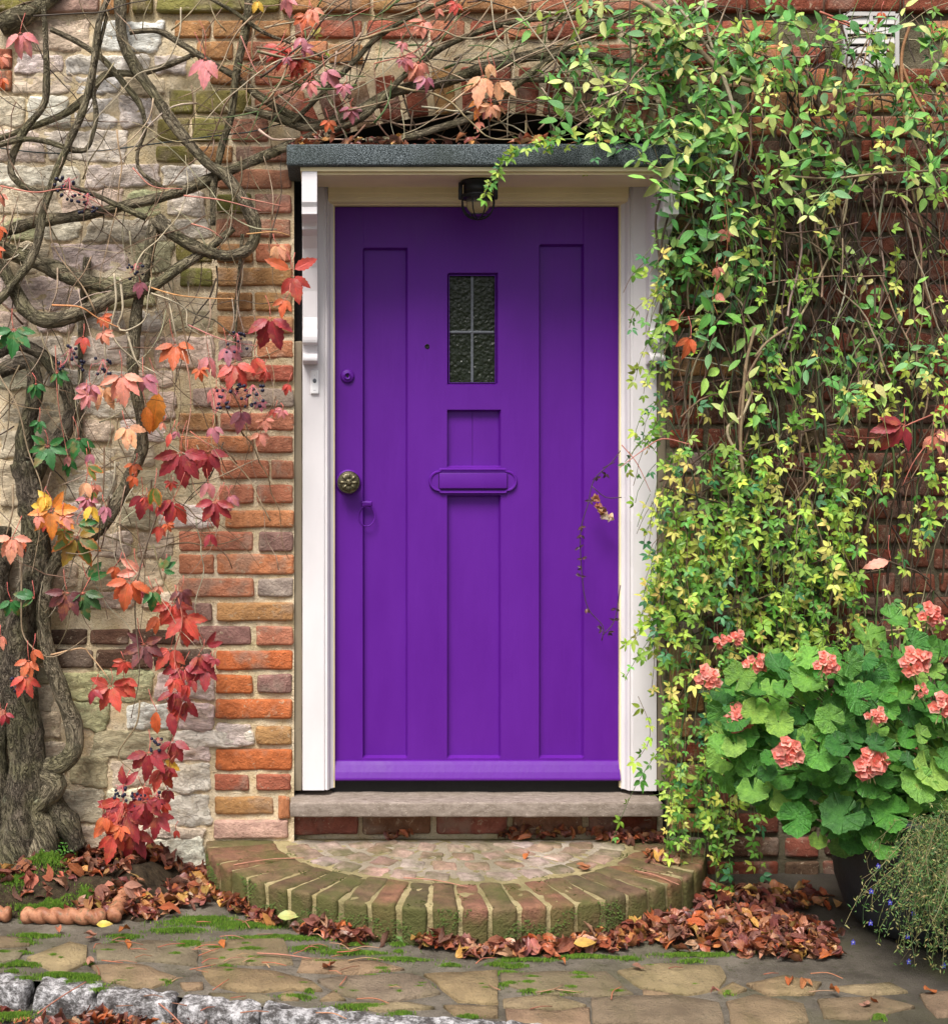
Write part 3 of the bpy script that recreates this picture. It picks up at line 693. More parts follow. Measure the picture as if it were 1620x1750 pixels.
# doorbell
db = thing('doorbell', 'slim white plastic doorbell push on the left jamb', 'doorbell', W(538, 653, .002))
hw, hh = 7.5 * PM(), 20.5 * PM()
mb = MB(); vs, fs = rock(hw * 2, .014, hh * 2, .0045, 2, 1, 4, 0, 1); mb.add(vs, fs); MAT['bell'] = simple('white_plastic', (.95, .94, .95), .35, var=.02); build(mb, 'body', 'bell', db, False)
mb = MB(); lathe(mb, (0, 0, .003), [(.0055, .006), (.0055, .0083), (.004, .0092), (.0005, .0094)], 20); o = build(mb, 'button', 'steel', db); o.scale = (1, 1, 1.25)
mb = MB(); box(mb, -.004, .004, -.0076, -.0068, -.026, -.0252); box(mb, -.0007, .0007, -.0077, -.0068, .0205, .022); build(mb, 'print', 'steel', db, False)

# ================================================================== CANOPY
CD = .25
can = thing('door_canopy', 'flat felt covered canopy on white scrolled brackets over the door', 'canopy', (0, 0, zs_top))
cx0, cx1 = W(490, 0, CD).x, W(1194, 0, CD).x; ct = W(0, 246, CD).z
mb = MB(); vs, fs = rock(cx1 - cx0, CD - .005, ct - zs_top, .008, 60, 8, 2, .0025, 9, 8); mb.add([v + Vector(((cx0 + cx1) / 2, -(CD + .003) / 2, (ct - zs_top) / 2 + .001)) for v in vs], fs); build(mb, 'roof', 'felt', can)
mb = MB(); box(mb, cx0 + .04, cx1 - .02, -CD + .018, -.004, -.012, .000); box(mb, cx0 + .06, cx1 - .04, -CD + .03, -.034, -.020, -.0125)
o = build(mb, 'soffit', 'cream', can, False)
def bracket(xa, xb):
    f = lambda py, d: (-d, W(0, py, d).z - zs_top)
    T = -.0125
    P = [(-.0, T), (-.232, T)]
    P += [(-.232, T - .09), (-.225, T - .103), (-.224, T - .118)]
    for a in range(0, 91, 15): P.append((-.224 + .075 * math.sin(R(a)) , T - .125 - .032 * (1 - math.cos(R(a)))))
    base = T - .160
    P += [(-.118, base - .012), (-.085, base - .045), (-.060, base - .10), (-.045, base - .17), (-.040, base - .25)]
    zb = base - .275
    P += [(-.046, zb)] + [(-.040 - .030 * math.sin(R(a)), zb - .035 * (1 - math.cos(R(a))) - .012) for a in range(15, 106, 15)]
    P += [(-.046, zb - .062), (-.044, zb - .085)] + [(-.044 - .022 * math.sin(R(a)), zb - .086 - .02 * (1 - math.cos(R(a)))) for a in range(15, 106, 15)] + [(-.02, zb - .118), (0.0, zb - .118)]
    mb = MB(); extrude(mb, P, 'X', xa, xb); o = build(mb, 'bracket', 'white', can, False)
    b = o.modifiers.new('edge', 'BEVEL'); b.width = .002; b.segments = 2; b.limit_method = 'ANGLE'; b.angle_limit = R(40); return o
bracket(W(516, 0, .22).x, W(542.5, 0, .22).x); bracket(W(1134, 0, .23).x, W(1161, 0, .23).x)

# bulkhead lamp
lp = W(817, 294, .13)
lamp = thing('bulkhead_lamp', 'black caged bulkhead lamp hanging under the canopy above the door', 'lamp', (lp.x, lp.y, zs_top - .021))
z0 = 0
mb = MB(); lathe(mb, (0, 0, 0), [(.036, 0), (.052, -.0), (.052, -.006), (.044, -.010), (.044, -.038), (.052, -.041), (.052, -.050), (.042, -.052)][::-1], 32, 'Z'); build(mb, 'housing', 'black', lamp)
for sx in (-1, 1):
    mb = MB(); vs, fs = rock(.012, .014, .052, .003, 1, 1, 2, 0, 1); mb.add([v + Vector((sx * .053, 0, -.030)) for v in vs], fs); build(mb, 'lug', 'black', lamp)
prof = [(.0345, -.050)] + [(.035 * math.cos(R(a)) ** .6, -.066 - .032 * math.sin(R(a))) for a in range(0, 90, 12)] + [(.002, -.098)]
mb = MB()
n = 48; vs = []; fs = []
for i, (r_, h_) in enumerate(prof):
    for s in range(n): a_ = 2 * math.pi * s / n; rr = r_ * (1 + .02 * (s % 2)); vs.append((rr * math.cos(a_), rr * math.sin(a_), h_))
for i in range(len(prof) - 1):
    for s in range(n): s2 = (s + 1) % n; fs.append((i * n + s, (i + 1) * n + s, (i + 1) * n + s2, i * n + s2))
mb.add(vs, fs); build(mb, 'glass_dome', 'lamp_glass', lamp, True)
mb = MB()
for k in range(4):
    a_ = R(20 + 45 * k); rr = .051
    tube(mb, [(Vector((rr * math.cos(t) * math.cos(a_), rr * math.cos(t) * math.sin(a_), -.068 - .048 * math.sin(t) if 0 <= t <= math.pi else -.048)), .0023) for t in [R(q) for q in range(0, 181, 15)]], 6, .006)
for zz, rr in ((-.103, .0335), (-.052, .051)): tube(mb, [(Vector((rr * math.cos(R(q)), rr * math.sin(R(q)), zz)), .0016) for q in range(0, 361, 20)], 6, .006)
for k in range(8): a_ = R(20 + 45 * k); tube(mb, [(Vector((.051 * math.cos(a_), .051 * math.sin(a_), -.046)), .0016), (Vector((.051 * math.cos(a_), .051 * math.sin(a_), -.069)), .0016)], 6, .01)
build(mb, 'cage', 'black', lamp)

# ================================================================== DOORSTEP (sill) AND BRICK STEP
s0, s1 = W(496, 0, .08).x, W(1134, 0, .08).x; st = W(0, 1372, .08).z; sb = W(0, 1397, .08).z
mb = MB(); vs, fs = rock(s1 - s0, .20, st - sb, .006, 60, 4, 2, .002, 6, 9, 0, .0012); mb.add([v + Vector(((s0 + s1) / 2, .02, (st + sb) / 2)) for v in vs], fs)
tag(build(mb, 'doorstep', 'sill'), 'weathered grey brown sill beneath the purple door', 'doorstep')
mb = MB(); box(mb, dx0 - .006, dx1 + .006, .052, .125, st - .003, dz0 + .006); o = build(mb, 'threshold_bar', 'black', door, False); o.location = -door.location
step = thing('brick_step', 'half round brick step with moss and yellow mortar before the door', 'step', (.38, 0, 0))
ECX, EA, EB, SH = .39, .765, .632, .10
a_m = M('step_brick', .85, .3); v = a_m.obj(); nn = a_m.noise(v, 22, 5, .65); n3 = a_m.noise(v, 120, 3, .7)
c = a_m.mix(a_m.ramp(nn, (.3, 0), (.7, 1)), a_m.mix(1, a_m.ocol(), (.55, .5, .5), 'MULTIPLY'), a_m.mix(1, a_m.ocol(), (1.25, 1.2, 1.15), 'MULTIPLY'))
gp = a_m.geo(); sp = a_m.t.nodes.new('ShaderNodeSeparateXYZ'); a_m.put(sp.inputs[0], gp)
low = a_m.ramp(sp.outputs[2], (.0, .44), (.085, .25), (.12, .04))
c = a_m.mix(a_m.ramp(a_m.math('ADD', a_m.noise(gp, 9, 4), low), (.55, 0), (.8, .75)), c, (.075, .085, .02))     # algae
c = a_m.mix(a_m.ramp(n3, (.3, .5), (.4, 0)), c, (.05, .035, .025)); a_m.color(c)
a_m.bump(a_m.math('ADD', a_m.math('MULTIPLY', nn, 1.6), n3), 1, .005)
MAT['step_brick'] = a_m.m
def ell(t, k=0.0): return Vector((ECX + (EA - k) * math.cos(t), -(EB - k) * math.sin(t), 0))
# arc-length table
T = np.linspace(0.0, math.pi, 800); E = [ell(t) for t in T]; cum = [0]
for i in range(1, len(E)): cum.append(cum[-1] + (E[i] - E[i - 1]).length)
NB = 27
SV = {}
for k in range(6):
    mb = MB(); vs, fs = rock(.065, .215, .104, .010, 2, 6, 3, .0035, k * 5 + 1, 22, .02, .0015); mb.add(vs, fs); SV['r', k] = mb.mesh('brick', MAT['step_brick'])
    mb = MB(); vs, fs = rock(.10, .085, .05, .012, 3, 3, 1, .004, k * 5 + 31, 22, .05, .0015); mb.add(vs, fs); SV['i', k] = mb.mesh('brick', MAT['step_brick'])
for i in range(NB):
    s = (i + .5) / NB * cum[-1]; j = int(np.searchsorted(cum, s)); t = T[j]; p = ell(t)
    nrm = Vector((math.cos(t) / EA, -math.sin(t) / EB, 0)).normalized(); 
    c_ = p - nrm * .107
    o = link('brick', SV['r', random.randrange(6)], step, color=jit(random.choice([(.20, .10, .062), (.165, .105, .06), (.13, .09, .05), (.23, .115, .07), (.18, .13, .07)]), .12))
    o.location = c_ - step.location + Vector((0, 0, SH / 2 - .001 + rnd(-.002, .002))); o.rotation_euler = (rnd(-.02, .02), rnd(-.02, .02), math.atan2(nrm.y, nrm.x) - math.pi / 2 + rnd(-.03, .03) + math.pi)
for k, (off, cnt) in enumerate(((.275, 15), (.37, 12), (.465, 9), (.55, 7))):
    for i in range(cnt):
        t = lerp(.12, math.pi - .12, (i + (.5 if k % 2 else .35)) / cnt); p = ell(t, off)
        if p.y > -.05: p.y = -.05
        nrm = Vector((math.cos(t) / EA, -math.sin(t) / EB, 0)).normalized()
        o = link('brick', SV['i', random.randrange(6)], step, color=jit(random.choice([(.40, .29, .24), (.35, .24, .19), (.43, .35, .30), (.33, .25, .19)]), .12))
        Lc = math.pi * (EA + EB - 2 * off) / 2 / cnt * .86
        o.scale = (Lc / .10, .92, 1); o.location = p - step.location + Vector((0, 0, SH - .024)); o.rotation_euler = (rnd(-.02, .02), rnd(-.02, .02), math.atan2(nrm.y, nrm.x) + math.pi / 2 + rnd(-.06, .06))
mb = MB(); vs = []; fs = []
NA, NR = 160, 26
for j in range(NR + 1):
    for i in range(NA + 1):
        t = math.pi * i / NA; rr = j / NR; p = Vector((ECX + (EA - .008) * rr * math.cos(t), -(EB - .008) * rr * math.sin(t) + .0, 0))
        vs.append((p.x, p.y, SH - .003 + .004 * noise.noise(p * 25) + .003 * noise.noise(p * 60)))
b0_ = len(vs)
for h_ in (.08, .05, .02, -.02):
    for i in range(NA + 1):
        t = math.pi * i / NA; n_ = .004 * noise.noise(Vector((t * 14, h_ * 30, 2))); vs.append((ECX + (EA - .010 + n_) * math.cos(t), -(EB - .010 + n_) * math.sin(t), h_))
for j in range(NR + 4):
    for i in range(NA): a_ = j * (NA + 1) + i; fs.append((a_, a_ + 1, a_ + NA + 2, a_ + NA + 1))
vs += [(ECX - EA + .01, .03, SH - .006), (ECX + EA - .01, .03, SH - .006), (ECX + EA - .01, -.001, SH - .006), (ECX - EA + .01, -.001, SH - .006)]; q = len(vs); fs.append((q - 4, q - 3, q - 2, q - 1)); mb.add(vs, fs)
o = build(mb, 'mortar', 'step_mortar', step); o.location = -step.location
mb = MB(); vs = []; fs = []
for j in range(21):
    for i in range(121):
        t = math.pi * i / 120; rr = j / 20; k_ = .232; px_, py_ = ECX + (EA - k_) * rr * math.cos(t), -(EB - k_) * rr * math.sin(t); vs.append((px_, py_, SH - .0022 - .012 * max(0, rr - .93) / .07 + .003 * noise.noise(Vector((px_, py_, 0)) * 25) + .003 * noise.noise(Vector((px_, py_, 3)) * 60)))
for j in range(20):
    for i in range(120): a_ = j * 121 + i; fs.append((a_, a_ + 1, a_ + 122, a_ + 121))
mb.add(vs, fs); o = build(mb, 'worn_mortar', 'worn_mortar', step); o.location = -step.location

# ================================================================== GROUND
def kerb_d(x):   # back edge of the kerb in metres before the wall
    return .80 + .24 * (x + .83) / .885 if x < .055 else 1.04 + .163 * (x - .055)
def gz(x, d): return .006 * noise.noise(Vector((x * 2.5, d * 2.5, 0))) + .003 * noise.noise(Vector((x * 12, d * 12, 4)))
mb = MB(); vs = []; fs = []; NX, NY = 260, 60
for i in range(NX + 1):
    x = lerp(-4.0, 4.5, i / NX)
    for j in range(NY + 1):
        d = lerp(-.06, kerb_d(x) + .02, j / NY); vs.append((x, -d, gz(x, d) - .004))
for i in range(NX):
    for j in range(NY): a_ = i * (NY + 1) + j; fs.append((a_, a_ + 1, a_ + NY + 2, a_ + NY + 1))
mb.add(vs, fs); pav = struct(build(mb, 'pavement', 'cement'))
mb = MB(); mb.add([(-150, 60, -.055), (150, 60, -.055), (150, -150, -.055), (-150, -150, -.055)], [(0, 3, 2, 1)]); struct(build(mb, 'road', 'asphalt'))
slabs = [[(348, 1660), (365, 1655), (470, 1663), (530, 1678), (547, 1692), (500, 1690), (420, 1697), (362, 1682)], [(545, 1675), (700, 1665), (720, 1672), (750, 1698), (660, 1712), (590, 1700)],
         [(726, 1665), (849, 1662), (850, 1715), (780, 1712), (748, 1682)], [(857, 1664), (1035, 1662), (1080, 1700), (1020, 1703), (925, 1700), (862, 1683)], [(862, 1709), (940, 1703), (1000, 1720), (960, 1727), (862, 1722)],
         [(1015, 1709), (1150, 1704), (1225, 1715), (1235, 1752), (1015, 1745)], [(1242, 1714), (1290, 1702), (1370, 1717), (1380, 1747), (1252, 1757)], [(1057, 1662), (1130, 1647), (1230, 1652), (1240, 1668), (1225, 1690), (1172, 1700), (1100, 1690)],
         [(1097, 1693), (1150, 1701), (1135, 1706), (1100, 1704)], [(1228, 1697), (1250, 1680), (1275, 1691), (1250, 1699)], [(1278, 1682), (1340, 1670), (1400, 1682), (1390, 1699), (1310, 1699)], [(345, 1612), (480, 1602), (500, 1648), (350, 1647)],
         [(50, 1640), (120, 1612), (150, 1618), (145, 1645), (105, 1668)], [(-20, 1600), (48, 1605), (50, 1616), (-20, 1620)], [(165, 1615), (250, 1607), (335, 1612), (338, 1650), (250, 1640), (170, 1640)], [(310, 1682), (345, 1680), (348, 1690), (315, 1693)],
         [(480, 1699), (500, 1693), (513, 1708), (480, 1709)], [(549, 1709), (568, 1694), (590, 1708)], [(-20, 1626), (45, 1622), (30, 1643), (-20, 1640)], [(510, 1660), (520, 1640), (640, 1645), (690, 1655), (600, 1664)],
         [(160, 1652), (240, 1650), (300, 1672), (250, 1690), (180, 1676)], [(360, 1700), (450, 1700), (470, 1712), (380, 1712)], [(600, 1716), (700, 1716), (740, 1724), (650, 1730)], [(760, 1722), (850, 1722), (850, 1740), (780, 1738)], [(1400, 1712), (1500, 1706), (1560, 1722), (1480, 1742), (1410, 1740)],
         [(1570, 1700), (1700, 1690), (1740, 1730), (1600, 1738)], [(1020, 1752), (1240, 1760), (1230, 1800), (1030, 1790)], [(1260, 1765), (1380, 1752), (1480, 1760), (1500, 1800), (1280, 1810)], [(1420, 1690), (1520, 1680), (1550, 1695), (1480, 1702)],
         [(866, 1728), (960, 1732), (1005, 1725), (1008, 1760), (870, 1756)]]
for i, sl in enumerate(slabs):
    P = [G(*p) for p in sl]; cen = sum(P, Vector()) / len(P)
    # subdivide and roughen outline
    Q = []
    for k in range(len(P)):
        A_, B_ = P[k], P[(k + 1) % len(P)]; m_ = max(1, int((B_ - A_).length / .03))
        for t in range(m_): q = A_.lerp(B_, t / m_); Q.append(q + Vector((noise.noise(q * 20) * .006, noise.noise(q * 20 + Vector((5, 5, 5))) * .006, 0)))
    n = len(Q); vs = []; zt = .003 + rnd(-.001, .002)
    for zz, sh in ((-.02, 1.03), (zt - .004, 1.03), (zt, 1.01), (zt + .0005, .5)):
        for q in Q: v_ = cen + (q - cen) * sh; vs.append((v_.x, v_.y, gz(v_.x, -v_.y) + zz + .0015 * noise.noise(v_ * 30)))
    fs = [(k * n + a_, k * n + (a_ + 1) % n, (k + 1) * n + (a_ + 1) % n, (k + 1) * n + a_) for k in range(3) for a_ in range(n)]
    vs.append((cen.x, cen.y, gz(cen.x, -cen.y) + zt)); fs += [(3 * n + a_, 3 * n + (a_ + 1) % n, 4 * n) for a_ in range(n)]
    area_up = sum((Q[k].x * Q[(k + 1) % n].y - Q[(k + 1) % n].x * Q[k].y) for k in range(n))
    if area_up < 0: fs = [f[::-1] for f in fs]
    mb = MB(); mb.add(vs, fs); build(mb, 'paving_stone', 'slab', pav, color=jit(random.choice([(.36, .26, .155), (.40, .30, .18), (.30, .23, .145), (.34, .25, .15), (.27, .22, .15)]), .1))
# kerb
kerb = struct(build((lambda m_: (box(m_, -3.9, -3.89, -.3, -.28, -.08, -.06), m_)[1])(MB()), 'kerb', 'kerb'))
x = -3.6; k = 0
while x < 3.2:
    L_ = random.choice([.20, .26, .30, .17]); xc = x + L_ / 2; d = kerb_d(xc) + .038
    mb = MB(); vs, fs = rock(L_ - .004, .070, .085, .012, 16, 5, 5, .007, k * 3 + 2, 24, .06, .006); mb.add(vs, fs)
    o = build(mb, 'kerb_stone', 'kerb', kerb); ang = -math.atan2(kerb_d(xc + .05) - kerb_d(xc - .05), .1)
    o.location = (xc, -d, -.0405 + rnd(-.003, .002)); o.rotation_euler[2] = ang + rnd(-.03, .03); x += L_; k += 1
# soil bed at the left
def soilz(x, d):
    e = max(0, min(1, (.42 - d) / .12)); f = max(0, min(1, (-.42 - x) / .12)); return -.01 + .075 * e * f * (1 + .5 * noise.noise(Vector((x * 7, d * 7, 3)))) + .012 * noise.noise(Vector((x * 30, d * 30, 3)))
mb = MB(); vs = []; fs = []; NX, NY = 110, 45
for i in range(NX + 1):
    for j in range(NY + 1): x, d = lerp(-1.9, -.30, i / NX), lerp(-.03, .44, j / NY); vs.append((x, -d, soilz(x, d)))
for i in range(NX):
    for j in range(NY): a_ = i * (NY + 1) + j; fs.append((a_, a_ + 1, a_ + NY + 2, a_ + NY + 1))
mb.add(vs, fs); struct(build(mb, 'soil', 'soil'))
# rope edging tiles
def rope(a_, b_, label, r_=.0225, name='edging_tile'):
    ax = (b_ - a_); L_ = ax.length; t = ax.normalized(); up = Vector((0, 0, 1)); sd_ = t.cross(up).normalized(); up = sd_.cross(t)
    n = int(L_ / .0035); sides = 20; vs = []; fs = []
    for i in range(n + 1):
        p = a_ + t * (L_ * i / n); tw = i / n * L_ / .040 * math.pi
        en = min(1, .72 + min(i, n - i) * .12)
        for s in range(sides):
            an = 2 * math.pi * s / sides; lob = abs(math.cos(an + tw)); rr = r_ * en * (.58 + .46 * lob ** .5)
            vs.append(p + (sd_ * math.cos(an) + up * math.sin(an)) * rr)
    for i in range(n):
        for s in range(sides): s2 = (s + 1) % sides; fs.append((i * sides + s, i * sides + s2, (i + 1) * sides + s2, (i + 1) * sides + s))
    fs.append(tuple(range(sides))[::-1]); fs.append(tuple(n * sides + s for s in range(sides)))
    mb = MB(); mb.add(vs, fs); return tag(build(mb, name, 'terracotta'), label, 'garden edging', 'rope twist edging tiles')
e1, e2 = G(38, 1575), G(182, 1578); e0 = G(-60, 1568)
for v_ in (e0, e1, e2): v_.z = .018
e3 = G(218, 1540); e3.z = .035
rope(e1, e2, 'long straight rope twist terracotta tile edging the mossy bed')
rope(e0, e0.lerp(e1, .80), 'broken end of rope twist terracotta tile at the edge of the bed', .0225)
rope(e2 + Vector((.02, .0, 0)), e3, 'terracotta rope twist tile turned back towards the wall beside leaves', .0225)

# ================================================================== VIRGINIA CREEPER
cre = thing('virginia_creeper', 'old woody creeper with thick twisting stems and red autumn leaves on the wall', 'creeper', W(45, 1480, .1))
def T_(pts, d, mul=1.0):
    out = []
    for i, p in enumerate(pts):
        dd = d if not isinstance(d, (list, tuple)) else d[i]
        out.append((W(p[0], p[1], dd), p[2] * PM(dd) * mul))
    return out
def full(pts, r0):     # fill in missing radii
    out = []; r = r0
    for p in pts:
        if len(p) > 2: r = p[2]
        out.append((p[0], p[1], r))
    return out
def branch(pts, d, name='branch', mat='bark', sides=12, rough=.22, step=.011, label=None):
    mb = MB(); tube(mb, T_(full(pts, 5), d, .80 if name == 'branch' else .78), sides, step, rough=rough * .55, knots=.25, flute=.10 if name == 'trunk' else .04)
    o = build(mb, name, mat, cre)
    return o
branch([(28, 1500, 95), (34, 1450, 70), (40, 1380, 46), (46, 1300, 37), (42, 1210, 33), (32, 1130, 31), (36, 1060, 32), (58, 990, 27), (62, 920, 27), (52, 850, 24), (40, 790, 26)], .10, 'trunk', 'old_bark', 28, .32, .009)
branch([(-10, 1480, 60), (-15, 1380, 45), (-8, 1250, 30), (5, 1120, 26), (-5, 1000, 24), (0, 900, 24)], .07, 'trunk', 'old_bark', 20, .35, .01)
branch([(60, 1465, 60), (75, 1420, 32), (60, 1380, 30), (95, 1340, 26), (70, 1312, 18), (105, 1305, 19), (128, 1280, 19), (126, 1235, 18), (108, 1190, 17), (92, 1145, 16), (80, 1100, 15), (74, 1050, 15), (80, 990, 16), (105, 950, 16), (150, 922, 15), (185, 885, 15), (215, 830, 14), (242, 770, 13), (240, 710, 12), (228, 640, 12), (230, 580, 13), (236, 520, 13), (248, 460, 14), (262, 400, 14), (268, 375, 14)], .10, 'branch', 'bark', 14, .25)
branch([(135, 1450, 22), (110, 1400, 24), (70, 1350, 24), (20, 1320, 26)], .08, 'branch', 'old_bark', 14, .35)
branch([(48, 830, 24), (75, 780, 18), (110, 740, 15), (120, 690, 15), (100, 640, 16), (70, 605, 14), (30, 590, 12), (-20, 610, 12)], .06, 'branch', 'old_bark', 14, .3)
branch([(40, 800, 22), (45, 730, 18), (60, 670, 18), (48, 620, 15), (-10, 640, 16)], .09, 'branch', 'old_bark', 14, .3)
branch([(205, -20, 12), (208, 60, 13), (230, 110, 13), (270, 170, 12), (300, 215, 11), (350, 275, 12), (385, 300, 12), (415, 340, 14), (437, 390, 14), (425, 425, 13), (385, 437, 12), (330, 420, 13), (290, 395, 14), (270, 375, 16)], [.05, .06, .07, .09, .10, .10, .10, .10, .09, .10, .12, .13, .13, .11])
branch([(-20, 405, 13), (60, 380, 13), (130, 370, 12), (220, 350, 11), (300, 330, 11), (360, 305, 12), (420, 280, 12), (480, 255, 10), (540, 228, 9)], .07)
branch([(-20, 418, 18), (60, 445, 18), (130, 475, 18), (200, 492, 16), (245, 485, 14)], .08)
branch([(-20, 420, 14), (15, 475, 14), (45, 530, 16), (85, 548, 16), (150, 530, 15), (200, 505, 14), (260, 490, 13), (310, 455, 11), (350, 430, 9), (400, 390, 6)], .12)
branch([(-20, 530, 8), (20, 490, 9), (60, 430, 9), (75, 360, 9), (95, 300, 8), (120, 240, 8), (145, 180, 8), (160, 110, 7), (170, 40, 7), (192, -20, 6)], .15)
branch([(73, -20, 5), (78, 60, 6), (80, 140, 7), (75, 180, 8), (45, 220, 8), (25, 260, 8), (22, 300, 7), (60, 325, 6), (130, 322, 5), (200, 350, 6), (250, 372, 7)], .11)
branch([(-10, 250, 6), (40, 238, 6), (80, 242, 6), (130, 257, 6), (152, 250, 5), (165, 200, 5), (160, 150, 5), (168, 90, 4), (185, 20, 4)], .14)
branch([(-10, 240, 7), (60, 215, 7), (110, 195, 8), (150, 165, 9), (182, 128, 8), (240, 125, 7), (290, 110, 7), (335, 92, 5)], .05)
branch([(88, 50, 6), (130, 70, 6), (175, 100, 6), (210, 140, 7), (240, 180, 6), (248, 220, 5), (235, 265, 4), (243, 295, 4), (282, 322, 4)], .06)
branch([(222, 55, 7), (270, 53, 6), (310, 75, 7), (350, 100, 6), (400, 130, 7), (445, 165, 8), (500, 198, 9), (560, 215, 8)], .06)
branch([(427, -20, 9), (420, 50, 9), (405, 120, 9), (395, 200, 8), (380, 250, 8), (366, 320, 7), (364, 385, 6)], .08)
branch([(345, -10, 4), (400, 20, 4), (450, 55, 4), (500, 75, 3), (560, 100, 3)], .10)
branch([(0, 45, 22), (30, 30, 20), (70, 10, 16), (110, -25, 14)], .04)
branch([(420, 185, 8), (470, 200, 9), (530, 218, 9), (600, 195, 10), (680, 155, 11), (760, 140, 11), (820, 118, 12), (900, 97, 13), (980, 92, 11), (1060, 105, 9), (1130, 130, 7)], .07)
branch([(560, 225, 6), (620, 200, 8), (690, 130, 7), (760, 80, 6), (830, 50, 6), (900, 35, 5), (1010, 30, 5)], .10)
branch([(625, 240, 6), (690, 236, 7), (740, 222, 8), (820, 195, 8), (875, 150, 8), (940, 100, 7), (990, 65, 7), (1080, 20, 6)], .14)
branch([(500, 210, 6), (560, 150, 6), (610, 100, 6), (650, 60, 6), (720, 20, 5), (790, -10, 5)], .08)
branch([(880, 135, 6), (960, 140, 6), (1040, 165, 6), (1120, 175, 5)], .09)
branch([(140, 760, 3), (138, 640, 6), (142, 540, 8), (150, 440, 8)], .03)
branch([(415, 400, 4), (405, 520, 5), (400, 600, 4)], .04)
# thin stems
STR = []
def twigline(mb, pts, d, r, col, sides=4, step=.018):
    tube(mb, [(W(p[0], p[1], d + (i % 2) * .012), max(.0006, r * PM(d) * (1 - .75 * i / len(pts)))) for i, p in enumerate(pts)], sides, step, col)
def wander(x, y, ang, L_, seg, wob, grav=0.0):
    P = [(x, y)]; a_ = ang
    for i in range(int(L_ / seg)):
        a_ += rnd(-wob, wob); 
        if grav: a_ += grav * math.sin(math.pi / 2 - a_)
        x += math.cos(a_) * seg; y += math.sin(a_) * seg; P.append((x, y))
    return P
TAN, BRN, DKB, REDS, GRNS, PALE = (.30, .22, .14), (.16, .10, .06), (.07, .045, .03), (.42, .13, .09), (.10, .15, .05), (.42, .35, .25)
mb = MB()
for i in range(215):
    x, y = rnd(-20, 480), rnd(-10, 520) if i < 90 else rnd(300, 1000)
    P = wander(x, y, rnd(-3.2, 3.2) if i % 3 else rnd(1.2, 1.9), rnd(90, 330), rnd(20, 42), .42)
    if any(px > 505 and py > 262 for px, py in P): continue
    twigline(mb, P, rnd(.03, .17), rnd(.8, 2.0), jit(random.choice([TAN, BRN, PALE, DKB, TAN, BRN]), .2))
for i in range(215):
    x, y = rnd(430, 1180), rnd(-10, 235)
    P = [(px, min(py, 238)) for px, py in wander(x, y, random.choice([-.45, 2.7, .2, -.8, 1.3]) + rnd(-.4, .4), rnd(90, 320), rnd(22, 44), .32)]
    twigline(mb, P, rnd(.03, .20), rnd(1.0, 2.8), jit(random.choice([TAN, BRN, DKB, TAN, PALE, GRNS]), .2))
build(mb, 'twigs', 'thin_twig', cre, kind='stuff')
